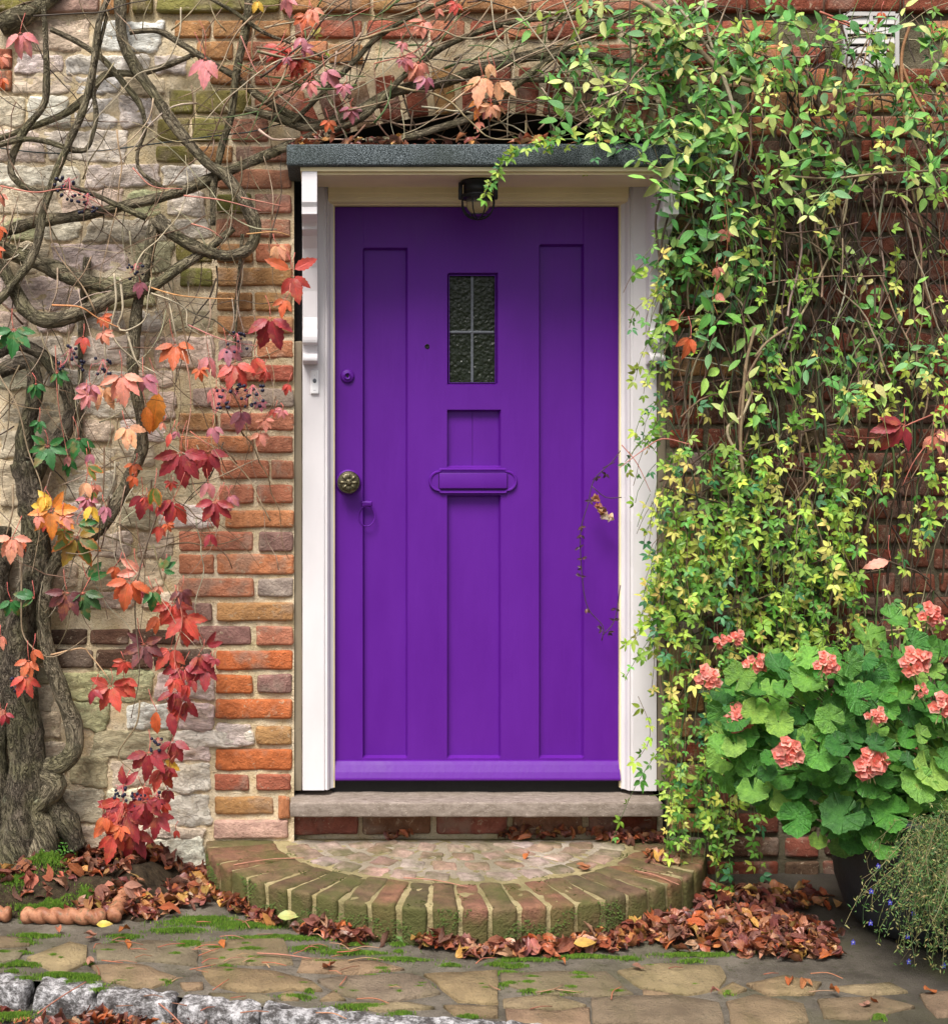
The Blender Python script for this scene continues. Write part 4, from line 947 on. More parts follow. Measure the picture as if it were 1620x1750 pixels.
# pale candelabra twigs and red leaf-bearing shoots
shoots = [([(195, 470), (198, 520), (192, 560), (205, 590), (228, 610), (245, 625)], 4, PALE), ([(205, 475), (210, 530), (200, 560), (215, 565), (245, 545), (255, 510), (258, 480)], 4, PALE), ([(192, 560), (180, 600), (188, 630)], 3.5, PALE),
          ([(215, 570), (232, 612), (250, 640)], 4, PALE), ([(260, 500), (290, 515), (320, 530), (320, 555), (345, 575)], 3, PALE), ([(285, 500), (300, 560), (305, 590)], 3, PALE), ([(255, 490), (300, 505), (350, 510), (400, 508)], 2.5, (.6, .3, .12)),
          ([(90, 520), (140, 525), (170, 545), (205, 560)], 3, (.55, .24, .1)), ([(240, 620), (270, 640), (280, 650)], 2.5, PALE), ([(320, 555), (380, 580), (440, 592)], 2.2, (.5, .2, .18)),
          ([(310, 600), (325, 640), (325, 700), (320, 760), (330, 830), (350, 860)], 2.2, (.5, .25, .18)), ([(325, 740), (360, 760)], 2, REDS), ([(340, 860), (365, 900)], 2, REDS), ([(300, 1000), (310, 1060), (300, 1120), (315, 1180), (300, 1240), (280, 1300), (250, 1360)], 2.2, REDS),
          ([(250, 930), (245, 1010), (240, 1080)], 1.6, BRN), ([(85, 1120), (140, 1110), (150, 1115), (180, 1150), (190, 1170)], 3, (.45, .28, .16)), ([(40, 960), (35, 1030), (40, 1080), (60, 1110), (85, 1120), (120, 1110), (150, 1090)], 3, TAN),
          ([(0, 640), (30, 700), (50, 770), (70, 830), (68, 900), (55, 980)], 3, TAN), ([(95, 590), (100, 680), (108, 740), (118, 790)], 1.8, (.4, .14, .1)), ([(20, 830), (22, 870), (10, 920)], 4, TAN), ([(240, 1195), (235, 1240), (200, 1290), (230, 1320)], 3, (.22, .16, .09)),
          ([(270, 870), (240, 960), (232, 1040), (240, 1150), (225, 1230)], 3, (.14, .10, .07)), ([(180, 760), (175, 830), (170, 960), (185, 1060)], 3, BRN), ([(0, 320), (60, 330), (110, 325), (150, 335), (180, 355)], 2.4, (.55, .2, .15)),
          ([(230, 285), (260, 320), (310, 325)], 2.4, (.5, .2, .15)), ([(315, 333), (380, 345), (450, 362)], 2.4, (.55, .22, .18)), ([(325, 380), (360, 395), (380, 410)], 2.4, (.5, .2, .15)), ([(410, 335), (480, 350)], 2, (.5, .2, .15)), ([(420, 398), (470, 395), (500, 402)], 2, (.55, .3, .12)),
          ([(310, 10), (305, 60), (280, 110), (235, 130), (200, 170), (165, 200), (150, 250), (150, 300)], 2.6, PALE), ([(352, 100), (350, 60), (340, 35)], 1.6, REDS), ([(470, 130), (480, 80), (420, 110)], 1.6, REDS), ([(415, 60), (440, 120), (480, 160), (520, 175)], 1.8, (.5, .2, .17)),
          ([(560, 60), (600, 30), (640, 10)], 2, REDS), ([(500, 170), (540, 130), (580, 160), (600, 185)], 1.7, REDS), ([(640, 110), (700, 90), (750, 60), (800, 20)], 1.7, REDS), ([(835, -10), (850, 60), (880, 100), (870, 180), (865, 235)], 2.2, PALE), ([(880, 10), (930, 80), (990, 160), (1030, 235)], 2.5, PALE),
          ([(960, -10), (985, 60), (1020, 130), (1080, 245)], 2.3, PALE), ([(1620, 700), (1560, 725), (1500, 750), (1420, 740)], 2.6, (.5, .16, .12)), ([(1600, 740), (1560, 790), (1540, 830)], 2, (.5, .16, .12)), ([(1240, 340), (1240, 430), (1215, 500), (1225, 540)], 2.2, (.55, .22, .1)),
          ([(1180, 758), (1130, 752), (1100, 770), (1060, 800)], 2.4, (.5, .18, .14)), ([(1060, 760), (1090, 790), (1110, 840)], 1.6, (.5, .18, .14)), ([(1410, 30), (1470, 55)], 2.4, (.45, .12, .08))]
for P, r_, c_ in shoots:
    mb = MB(); twigline(mb, [(px_ + rnd(-3, 3), py_ + rnd(-3, 3)) for px_, py_ in P], .17, r_ * .6, c_, 6, .012); build(mb, 'shoot', 'thin_twig', cre)
CC = dict(pk=(.62, .22, .24), rd=(.50, .065, .05), dr=(.30, .032, .045), mr=(.13, .035, .04), og=(.72, .24, .04), sa=(.72, .28, .21), gr=(.035, .16, .04), dg=(.04, .10, .03), mv=(.46, .16, .22), pe=(.80, .42, .25), ye=(.80, .48, .07), og2=(.35, .22, .03), ro=(.60, .13, .05))
LV = [(352, 98, 56, 90, 3, 'pk'), (35, 55, 48, 80, 4, 'pk'), (478, 78, 42, 100, 5, 'rd'), (515, 80, 30, 40, 3, 'mv'), (556, 118, 42, 60, 3, 'mv'), (600, 183, 28, 90, 5, 'mv'), (715, 105, 38, 100, 4, 'sa'), (728, 130, 32, 100, 4, 'mv'), (725, 35, 34, 120, 4, 'sa'), (690, 95, 30, 60, 4, 'pk'),
      (826, 128, 56, 110, 3, 'pe'), (850, 135, 48, 60, 2, 'pe'), (830, 170, 42, 100, 4, 'og'), (4, 132, 24, 100, 4, 'ro'), (475, 418, 32, 80, 4, 'pe'), (500, 462, 46, -30, 1, 'rd'), (498, 462, 46, 200, 1, 'ro'), (500, 470, 50, 75, 3, 'rd'), (488, 510, 34, 110, 3, 'ro'), (462, 542, 62, 90, 4, 'dr'),
      (300, 588, 46, 90, 5, 'ro'), (143, 574, 30, 90, 3, 'rd'), (208, 640, 54, 80, 5, 'sa'), (155, 655, 36, 100, 4, 'mv'), (178, 660, 46, 90, 4, 'pe'), (245, 640, 40, 60, 3, 'mv'), (272, 665, 72, 105, 1, 'og'), (250, 690, 50, 80, 1, 'og'), (218, 728, 44, 80, 4, 'pe'), (388, 592, 38, 70, 4, 'mv'),
      (358, 606, 46, 100, 2, 'pk'), (402, 620, 52, 85, 4, 'rd'), (436, 608, 40, 80, 2, 'rd'), (370, 660, 46, 95, 3, 'pk'), (292, 738, 26, 110, 1, 'rd'), (365, 728, 30, 80, 3, 'mv'), (413, 700, 42, 90, 3, 'mv'), (310, 772, 62, 90, 5, 'dr'), (356, 770, 48, 90, 5, 'dr'), (298, 852, 54, 130, 2, 'dr'),
      (298, 855, 52, 80, 2, 'rd'), (245, 845, 44, 100, 3, 'dr'), (265, 830, 42, 90, 2, 'og2'), (356, 822, 36, 90, 2, 'pk'), (368, 856, 46, 90, 5, 'dr'), (394, 846, 24, 60, 3, 'mv'), (24, 562, 50, 90, 5, 'gr'), (62, 655, 30, 90, 4, 'gr'), (82, 762, 44, 90, 6, 'gr'), (135, 748, 44, 80, 4, 'gr'), (68, 718, 26, 100, 4, 'gr'),
      (98, 636, 28, 60, 4, 'gr'), (118, 785, 30, 90, 3, 'gr'), (88, 872, 52, 60, 6, 'og'), (92, 868, 46, 210, 2, 'ye'), (132, 918, 56, 90, 6, 'og2'), (150, 795, 34, 40, 2, 'og2'), (148, 822, 34, 90, 2, 'pe'), (158, 862, 36, 90, 2, 'ye'), (132, 895, 40, 10, 2, 'gr'), (22, 918, 44, 90, 5, 'sa'), (222, 992, 52, 100, 5, 'ro'),
      (240, 975, 44, 190, 2, 'sa'), (228, 995, 44, 40, 2, 'ro'), (45, 1155, 42, 90, 4, 'rd'), (50, 1128, 34, 100, 4, 'ro'), (2, 1085, 26, 90, 3, 'sa'), (2, 1210, 26, 90, 3, 'sa'), (116, 1012, 50, 100, 5, 'mr'), (142, 1012, 48, 80, 5, 'dg'), (150, 990, 42, -30, 2, 'gr'), (60, 1022, 36, 190, 3, 'gr'), (20, 1025, 34, 90, 4, 'gr'),
      (278, 975, 30, -50, 4, 'gr'), (262, 1008, 38, 90, 3, 'gr'), (310, 1008, 36, 80, 4, 'mr'), (295, 1030, 50, 85, 5, 'rd'), (315, 1052, 54, 90, 5, 'rd'), (270, 1050, 38, 110, 2, 'ro'), (246, 1100, 46, 90, 6, 'mr'), (292, 1108, 48, 100, 4, 'rd'), (340, 1118, 46, 70, 4, 'dr'), (312, 1140, 50, 90, 5, 'dr'),
      (352, 1105, 34, -40, 2, 'dr'), (352, 1140, 40, 90, 3, 'dr'), (300, 1180, 46, 90, 4, 'dr'), (318, 1195, 42, 70, 2, 'dr'), (190, 1172, 48, 90, 6, 'rd'), (212, 1158, 38, 60, 3, 'rd'), (268, 1212, 44, 90, 1, 'ro'), (288, 1215, 42, 70, 1, 'dr'), (296, 1265, 44, 80, 4, 'dr'), (255, 1285, 50, 90, 5, 'dr'),
      (276, 1312, 46, 80, 4, 'rd'), (280, 1298, 34, 40, 1, 'ye'), (212, 1365, 60, 120, 3, 'rd'), (212, 1385, 62, 90, 6, 'dr'), (248, 1368, 44, 80, 5, 'dr'), (268, 1392, 42, 90, 5, 'dr'), (186, 1395, 48, 110, 2, 'ro'), (195, 1425, 50, 100, 3, 'rd'), (226, 1420, 56, 80, 4, 'dr'), (288, 1348, 28, 90, 3, 'dr'),
      (212, 1345, 40, -70, 2, 'dr'), (1545, 725, 62, 145, 4, 'dr'), (1595, 742, 40, 60, 5, 'sa'), (1612, 690, 26, 90, 4, 'rd'), (1522, 958, 46, 160, 1, 'sa'), (1240, 392, 24, 90, 4, 'sa'), (1240, 340, 16, 60, 3, 'sa'), (1224, 455, 26, 80, 3, 'sa'), (1225, 500, 22, 60, 3, 'sa'), (1180, 575, 40, 110, 3, 'ro'), (1160, 550, 28, 150, 2, 'ro'),
      (1505, 20, 20, 90, 3, 'ro'), (490, -5, 34, 80, 3, 'pk'), (440, 0, 26, 80, 2, 'ye'), (0, 330, 26, 90, 4, 'sa'), (0, 385, 26, 90, 3, 'ro'), (240, 480, 30, 90, 3, 'mv'), (360, 910, 30, 90, 2, 'dr')]
random.seed(91)
for _ in range(95):
    q = random.choice([l_ for l_ in LV if l_[0] < 520 and l_[1] > 380 and l_[5] not in ('gr', 'dg')] if random.random() < .75 else [l_ for l_ in LV if l_[1] < 240 and l_[0] < 900])
    xx_, yy_ = q[0] + rnd(-42, 42), q[1] + rnd(-46, 46)
    if xx_ > 500 and yy_ > 240: continue
    LV.append((xx_, yy_, rnd(16, 32), rnd(60, 120), random.choice([2, 3, 4, 5]), random.choice([q[5], q[5], 'pk', 'sa', 'rd', 'mv', 'ro']) if yy_ < 900 else random.choice([q[5], 'rd', 'dr', 'ro'])))
for (px, py, sz, ang, n, cn) in LV:
    d = rnd(.19, .25) if px > 480 and py > 250 else rnd(.13, .23)
    if py < 250: d = rnd(.14, .24)
    mb = MB(); L_ = sz * PM(d); col = CC[cn]
    spread = {1: 0, 2: 40, 3: 75, 4: 115, 5: 150, 6: 230}[n]
    tiltx, tilty = rnd(-.35, .35), rnd(.0, .55)
    for k in range(n):
        a_ = R(ang + (0 if n == 1 else lerp(-spread / 2, spread / 2, k / (n - 1))) + rnd(-8, 8))
        mid = 1 - .30 * abs((k - (n - 1) / 2) / max(1, (n - 1) / 2)) if n > 1 else 1
        dv = Vector((math.cos(a_), -rnd(-.15, .40), -math.sin(a_)))
        nv = Vector((tiltx + rnd(-.3, .3) + .35 * math.cos(a_), -1, tilty + rnd(-.2, .2)))
        cc_ = jit(col, .14); eg = None
        if cn in ('og2', 'og') and random.random() < .5: cc_ = jit((.10, .17, .03) if cn == 'og2' else col); eg = (.62, .16, .03)
        st_ = Vector((math.cos(a_), 0, -math.sin(a_))) * L_ * .10
        leaflet(mb, st_, dv, nv, L_ * mid, L_ * mid * rnd(.44, .54), cc_, 11, 5, rnd(.05, .35), rnd(.05, .32), .10, 1.0, eg)
        tube(mb, [(Vector((0, 0, 0)), .0011), (st_ * 1.2, .0008)], 4, None, REDS)
    # petiole
    up = Vector((rnd(-.5, .5), rnd(0, .5), 1)).normalized() * L_ * rnd(.6, 1.0)
    tube(mb, [(Vector((0, 0, 0)), .0012), (up * .5 + Vector((rnd(-.006, .006), 0, 0)), .0012), (up, .0014)], 4, .012, jit((.50, .14, .12)))
    o = build(mb, 'leaf', 'creeper_leaf', cre); o.location = W(px, py, d)
for o in [c_ for c_ in C.objects if c_.parent == cre]: o.location = Vector(o.location) - Vector(cre.location)
# berries
def berries(px, py, d, n, sp):
    mb = MB(); c0 = W(px, py, d)
    for i in range(n):
        p = c0 + Vector((rnd(-1, 1), rnd(-.6, .6), rnd(-1, 1))) * sp * PM(d); r_ = rnd(2.2, 3.4) * PM(d)
        vs, fs = rock(2 * r_, 2 * r_, 2 * r_, r_ * .98, 1, 1, 1, 0, 1); mb.add([v + p for v in vs], fs)
    o = build(mb, 'berries', 'berry', cre, kind='stuff'); o.location = -Vector(cre.location)
    mb = MB()
    for i in range(n // 2 + 3):
        p = c0 + Vector((rnd(-1, 1), rnd(-.5, .5), rnd(-1, 1))) * sp * PM(d)
        tube(mb, [(c0 + Vector((0, .01, sp * PM(d) * .9)), .0011), ((c0 + p) / 2 + Vector((rnd(-.01, .01), 0, .006)), .001), (p, .0008)], 4, .01, jit((.5, .16, .2)))
    build(mb, 'stalks', 'creeper_leaf', o)
for b in ((392, 678, .2, 22, 22), (432, 675, .2, 20, 20), (118, 322, .16, 20, 22), (150, 345, .16, 14, 18), (232, 462, .16, 12, 14), (122, 612, .17, 16, 22), (210, 1355, .2, 14, 14), (240, 1372, .2, 16, 15), (270, 1272, .2, 10, 12), (405, 585, .2, 12, 18), (176, 628, .2, 10, 16), (30, 1170, .2, 8, 12), (270, 1365, .2, 8, 10)): berries(*b)
# cable
mb = MB(); tube(mb, [(W(px, py, .05), .0022) for px, py in ((-20, 250), (40, 258), (100, 262), (170, 258), (240, 249), (310, 240), (370, 232), (430, 225), (480, 212), (520, 205))], 8, .02)
tag(build(mb, 'cable', 'cable'), 'thin black cable running across the pale stones behind the creeper', 'cable')
mb = MB(); tube(mb, [(W(px, py, .06), .0016) for px, py in ((560, 110), (600, 105), (700, 98), (800, 108), (860, 112), (920, 82), (1000, 75))], 6, .02)
tag(build(mb, 'cable', 'cable'), 'black cable among the bare stems above the brick arch', 'cable')

# ================================================================== GREEN CLIMBERS
JC = [(.08, .23, .03), (.14, .32, .04), (.22, .38, .05), (.32, .48, .06), (.42, .52, .08), (.60, .56, .14), (.05, .19, .07), (.10, .28, .05)]
HC = [(.11, .32, .06), (.17, .40, .08), (.28, .48, .10), (.40, .55, .13), (.08, .25, .06), (.15, .34, .14), (.52, .58, .19)]
jas = thing('winter_jasmine', 'yellow green small leaved climber hanging beside the door frame', 'climbing plant', W(1250, 1500, .05))
hon = thing('honeysuckle', 'green climber with pointed oval leaves over the top right of the wall', 'climbing plant', W(1400, 1480, .05))
def sprig_mesh(n, L_, seed, pair=False):
    random.seed(seed); mb = MB()
    for k in range(n):
        a_ = R({0: 0, 1: 62, 2: -62, 3: 115, 4: -115}[k] + rnd(-14, 14)) if not pair else R((70 if k else -70) + rnd(-20, 20))
        dv = Vector((math.sin(a_), rnd(-.3, .3), math.cos(a_))); nv = Vector((rnd(-.3, .3), -1, rnd(-.3, .3)))
        leaflet(mb, dv * L_ * .08, dv, nv, L_ * (1 if k == 0 or pair else rnd(.65, .85)), L_ * (rnd(.40, .5) if pair else rnd(.36, .46)), (1, 1, 1), 5 if not pair else 6, 3, rnd(.1, .4), rnd(.0, .4))
    return mb
JM = [sprig_mesh(random.Random(i).choice([3, 3, 4, 5]), 1.0, i + 40) for i in range(10)]; HM = [sprig_mesh(2, 1.0, i + 90, True) for i in range(10)]
JME = [m_.mesh('leaf', MAT['green_leaf']) for m_ in JM]; HME = [m_.mesh('leaf', MAT['green_leaf']) for m_ in HM]
JA = [(np.array(m_.v, 'f'), m_.f, m_.u) for m_ in JM]; HA = [(np.array(m_.v, 'f'), m_.f, m_.u) for m_ in HM]
random.seed(21)
jn, hn = [], []   # nodes: (pos, rotation matrix, size, colour)
jst, hst = MB(), MB()
def rotm(tx):
    """leaf axis +Z turned to direction tx, face towards the viewer / up"""
    z = tx.normalized(); y = Vector((rnd(-.45, .45), 1, rnd(-.75, .15))); xx = y.cross(z).normalized(); y = z.cross(xx).normalized()
    m_ = Matrix((xx, y, z)).transposed(); return m_
def depth_at(px, py):
    b = .05
    if py < 330: b = .20 if px > 1000 else .12
    elif px < 1140: b = .10
    elif py < 560: b = .12
    else: b = .16
    return b
def strand(P, d0, dd, kind, size, pale=0.0, every=16, yel=None):
    nodes, st, cols = (jn, jst, JC) if kind == 'j' else (hn, hst, HC)
    pts = [W(px, py, d0 + dd * i / len(P) + rnd(-.008, .008)) for i, (px, py) in enumerate(P)]
    tube(st, [(p, .0011 if kind == 'j' else .0015) for p in pts], 3, .02, jit(random.choice([GRNS, (.12, .17, .05), BRN]), .2), cap=False)
    dense = catmull([(p, 1) for p in pts], every * PM())
    base = random.choice(cols) if yel is None else random.choice(cols[yel[0]:yel[1]])
    for i in range(1, len(dense)):
        p = dense[i][0]; t = (p - dense[i - 1][0]).normalized()
        if random.random() < .12: continue
        if d0 < .27 and noise.noise(Vector((p.x * 7, 0, p.z * 7)) + Vector((3, 1, 8))) < (-.10 if kind == 'j' else -.22) and random.random() < .6: continue
        side = Vector((rnd(-1, 1), rnd(-.9, .0), rnd(-.9, .6)))
        s = size * rnd(.55, 1.2) * PM(d0)
        col = jit(base if random.random() < .45 else random.choice(cols), .22)
        nodes.append((p + side * .006, rotm(t * .35 + side), s, col))
def region(n, x0, x1, y0, y1, l0, l1, a0, a1, kind, size, grav=.35, d=None, yel=None, wob=.28, every=16, stop=None):
    for _ in range(n):
        px, py = rnd(x0, x1), rnd(y0, y1); dd = depth_at(px, py) + rnd(-.09, .09) if d is None else rnd(*d)
        P = wander(px, py, R(rnd(a0, a1)), rnd(l0, l1), 20, wob, grav)
        if stop: P = [q for q in P if stop(q)]
        if len(P) < 3: continue
        strand(P, max(.03, dd), rnd(-.01, .06), kind, size, every=every, yel=yel)
nostep = lambda q: q[1] < 1555 and q[0] > 1062
# jasmine
region(125, 1125, 1440, 740, 980, 80, 230, 50, 150, 'j', 19, yel=(0, 6), stop=nostep, every=15)
region(45, 1120, 1370, 880, 1060, 90, 220, 70, 120, 'j', 19, yel=(2, 6), stop=nostep, every=15)
region(16, 1120, 1155, 400, 640, 50, 110, 95, 150, 'j', 17, stop=nostep, d=(.22, .28), yel=(1, 5))
region(34, 1110, 1160, 640, 1080, 50, 110, 110, 165, 'j', 17, stop=lambda q: q[0] > 1066, d=(.10, .2), yel=(1, 6))
region(58, 1135, 1290, 1040, 1300, 110, 260, 70, 105, 'j', 17, .6, stop=nostep, d=(.10, .26), yel=(0, 4))
region(16, 1135, 1240, 1280, 1420, 70, 160, 75, 100, 'j', 17, .6, stop=nostep, d=(.14, .30), yel=(1, 5))
region(48, 1150, 1620, 560, 1000, 50, 120, 40, 140, 'j', 19, yel=(2, 6))
region(26, 1440, 1660, 640, 1060, 60, 130, 50, 140, 'j', 19, yel=(2, 6))
region(36, 1330, 1480, 900, 1080, 60, 160, 60, 150, 'j', 17, yel=(1, 6), stop=lambda q: q[1] < 250 or q[0] > 1128)
region(60, 1140, 1430, 330, 760, 50, 110, 40, 140, 'j', 18, yel=(0, 6), every=19)
region(34, 1280, 1640, 330, 760, 50, 110, 40, 140, 'j', 18, yel=(1, 6), every=22)
region(16, 1390, 1620, -10, 160, 50, 110, 40, 140, 'j', 19, d=(.1, .2))
region(45, 1000, 1600, 0, 320, 50, 110, 20, 160, 'j', 18, yel=(1, 6))
for P in ([(1090, 1190), (1110, 1240), (1105, 1275), (1085, 1300)], [(1160, 1240), (1120, 1290), (1085, 1345), (1060, 1400), (1045, 1440)], [(1180, 1300), (1150, 1350), (1110, 1360)], [(1140, 1040), (1100, 1070), (1070, 1100)], [(1110, 440), (1080, 470), (1065, 500)], [(1120, 500), (1085, 530), (1075, 560)], [(1120, 560), (1095, 610), (1085, 650)]):
    strand(P, .2, .02, 'j', 19, yel=(1, 5), every=13)
for q_ in (20, 18): strand([(985, 226), (960, 233), (920, 243), (880, 262), (855, 285), (838, 310), (825, 340)], .29, .02, 'j', q_, yel=(2, 5), every=9)
strand([(1100, 205), (1040, 225), (980, 250), (930, 255)], .27, .0, 'j', 13, yel=(2, 6), every=14)
for P in ([(500, 100), (540, 60), (590, 20), (600, -10)], [(500, 140), (530, 110), (560, 90)]): strand(P, .16, 0, 'j', 16, yel=(3, 6), every=40)
# honeysuckle
region(92, 1010, 1330, -20, 240, 60, 170, -20, 200, 'h', 29, .12, every=22, stop=lambda q: q[1] < 255 or q[0] > 1080)
region(44, 1120, 1300, 180, 420, 60, 150, 30, 140, 'h', 28, .25, every=22)
region(22, 1130, 1290, 380, 540, 50, 120, 40, 140, 'h', 30, .25, every=26, stop=lambda q: q[0] > 1128)
region(24, 1380, 1650, 170, 320, 60, 150, 120, 200, 'h', 32, .1, every=23)
region(22, 1300, 1640, -20, 170, 60, 130, 20, 160, 'h', 30, .2, every=28)
region(18, 1180, 1540, 400, 700, 60, 120, 20, 140, 'h', 32, .2, every=30)
region(14, 1400, 1640, 330, 600, 50, 110, 40, 140, 'h', 28, .2, every=34)
strand([(1560, 20), (1520, 50), (1470, 60), (1440, 90)], .28, .02, 'h', 30, every=24)
strand([(1500, -5), (1480, 40), (1490, 90), (1475, 130)], .28, .02, 'j', 22)
strand([(1540, -10), (1515, 30), (1510, 80), (1500, 125)], .28, .02, 'h', 30, every=22)
strand([(1470, -10), (1455, 30), (1450, 80)], .28, .02, 'h', 28, every=22)
strand([(1190, 300), (1150, 295), (1120, 285), (1095, 275)], .29, .0, 'h', 42, every=20)
strand([(1195, 320), (1160, 330), (1130, 310), (1105, 305)], .30, .0, 'h', 40, every=24)
strand([(1180, 350), (1185, 390), (1165, 440)], .27, .0, 'h', 32, every=24)
# bare tangled stems
for st, n, (x0, x1), (y0, y1), cl in ((hst, 230, (1120, 1660), (-20, 620), [TAN, BRN, DKB, DKB, DKB, PALE]), (jst, 320, (1130, 1660), (300, 1080), [TAN, BRN, DKB, DKB, GRNS, DKB, (.05, .07, .03)])):
    for i in range(n):
        P = wander(rnd(x0, x1), rnd(y0, y1), R(rnd(50, 130)) if i % 3 else R(rnd(-30, 210)), rnd(90, 300), rnd(18, 36), .26, .12)
        P = [q for q in P if q[0] > 1126 and q[1] < 1480]
        if len(P) < 3: continue
        d = rnd(.02, .17); r_ = rnd(.8, 2.3)
        tube(st, [(W(px, py, d + rnd(-.01, .01)), r_ * PM(d)) for px, py in P], 4, .025, jit(random.choice(cl), .25), cap=False)
for P, r_, c_ in (([(1290, 560), (1275, 620), (1268, 700), (1265, 760), (1270, 820)], 3, (.24, .17, .10)), ([(1300, 600), (1270, 660), (1262, 720), (1268, 800)], 2.4, BRN), ([(1285, 670), (1268, 710), (1243, 730), (1250, 760), (1275, 790)], 2.6, (.42, .34, .22)), ([(1345, 560), (1310, 585), (1290, 610)], 2.6, (.24, .17, .10)), ([(1150, 0), (1215, 90), (1240, 140), (1255, 190)], 2.5, PALE),
                  ([(1205, 0), (1210, 60), (1250, 180), (1258, 260), (1240, 330)], 2.5, PALE), ([(1400, 20), (1470, 50), (1520, 90)], 2, REDS), ([(1555, 40), (1540, 100), (1545, 210)], 2.6, (.4, .2, .1)), ([(1540, 110), (1560, 160), (1600, 230)], 2.6, (.4, .2, .1)), ([(1330, 300), (1420, 305), (1500, 297), (1620, 290)], 2, TAN), ([(1100, 0), (1160, 50), (1230, 120), (1290, 140)], 5, TAN),
                  ([(1150, 340), (1130, 420), (1135, 500), (1120, 560)], 1.8, DKB), ([(1130, 330), (1120, 380), (1128, 450)], 2, DKB)):
    tube(hst, [(W(px, py, .2), r_ * PM(.2)) for px, py in P], 6, .015, c_)
build(jst, 'stems', 'thin_twig', jas, kind='stuff'); build(hst, 'stems', 'thin_twig', hon, kind='stuff')
for plant, nodes, ME, AR, cnt in ((jas, jn, JME, JA, 290), (hon, hn, HME, HA, 290)):
    # nearest and largest ones in view as leaves of their own
    def vis(nd):
        p = nd[0]; k = F / (D + p.y); px, py = p.x * k + VX, VY - (p.z - CZ) * k
        return nd[2] * (1.0 if -5 < px < 1625 and -5 < py < 1750 else 0) * (1 + 1.2 * (-p.y))
    order = sorted(range(len(nodes)), key=lambda i: -vis(nodes[i]))
    for i in order[:cnt]:
        p, rm, s, col = nodes[i]; o = link('leaf', ME[i % 10], plant, color=col); o.matrix_world = Matrix.Translation(p - Vector(plant.location)) @ rm.to_4x4() @ Matrix.Scale(s, 4)
    mb = MB()
    for i in order[cnt:]:
        p, rm, s, col = nodes[i]; A_, f_, u_ = AR[i % 10]; vs = (A_ * s) @ np.array(rm).T + np.array(p)
        mb.add(vs.tolist(), f_, col, u_)
    build(mb, 'foliage', 'green_leaf', plant, kind='stuff')
for pl in (jas, hon):
    for o in [c_ for c_ in C.objects if c_.parent == pl and c_.name.startswith(('foliage', 'stems'))]: o.location = -Vector(pl.location)

# dead sprig with faded flower against the door
ds = thing('dead_sprig', 'withered brown sprig with one faded flower dangling before the door', 'twig', W(1050, 790, .02))
def loc_(px, py, d=.02): return W(px, py, d) - ds.location
for P in ([(1060, 770), (1045, 790), (1015, 820), (1005, 860), (992, 910), (995, 990), (1005, 1040), (1030, 1070), (1028, 1095)], [(1062, 850), (1035, 850), (1010, 830)], [(1050, 790), (1030, 800)], [(1060, 1000), (1050, 1060), (1030, 1085)]):
    mb = MB(); tube(mb, [(loc_(*q), .0016) for q in P], 5, .015, (.06, .03, .05)); build(mb, 'stem', 'thin_twig', ds)
mb = MB()
for q in [(992, 900), (993, 915), (990, 935), (994, 955), (992, 985), (995, 970), (1003, 1040), (1028, 1075), (1040, 1080), (1050, 1060), (1020, 815), (1035, 810), (1008, 855), (1052, 1040)]:
    for k in range(3): leaflet(mb, loc_(*q), Vector((rnd(-1, 1), rnd(-.5, .2), rnd(-1, .5))), Vector((rnd(-.5, .5), -1, 0)), .018, .009, jit((.07, .03, .06)), 4, 3, .4, .4)
build(mb, 'withered_leaves', 'dry_leaf', ds)
mb = MB()
for (px, py), c_ in zip(((1018, 852), (1026, 868), (1034, 882), (1042, 884), (1022, 862), (1030, 874)), ((.42, .18, .10), (.45, .25, .12), (.55, .4, .3), (.6, .45, .35), (.35, .12, .08), (.3, .12, .05))):
    for k in range(5): leaflet(mb, loc_(px, py), Vector((rnd(-1, 1), rnd(-1, 0), rnd(-1, 1))), Vector((rnd(-.5, .5), -1, rnd(-.5, .5))), .017, .017, jit(c_, .2), 4, 3, .5, .5)
build(mb, 'faded_flower', 'petal', ds)

# ================================================================== PLANTER, GERANIUM, LOBELIA
PCX, PCY, PR = 1.70, -.47, .305
pot = thing('planter', 'large dark round planter holding the pink geranium', 'planter', (PCX, PCY, 0))
mb = MB(); lathe(mb, (0, 0, 0), [(.20, .0), (.235, .012), (.262, .05), (.285, .12), (.298, .22), (.300, .30), (.305, .32), (.312, .325), (.312, .345), (.300, .352), (.288, .345), (.284, .30)], 64, 'Z', cap=True); build(mb, 'bowl', 'planter', pot)
mb = MB(); lathe(mb, (0, 0, 0), [(.286, .315), (.1, .325), (.002, .33)], 32, 'Z', cap=False); build(mb, 'compost', 'soil', pot)
ger = thing('geranium', 'bushy geranium with scalloped green leaves and coral pink flower heads', 'plant', (PCX, PCY, .32))
GC = [(.075, .25, .045), (.11, .32, .06), (.06, .20, .04), (.16, .37, .07), (.045, .16, .04), (.22, .41, .09)]
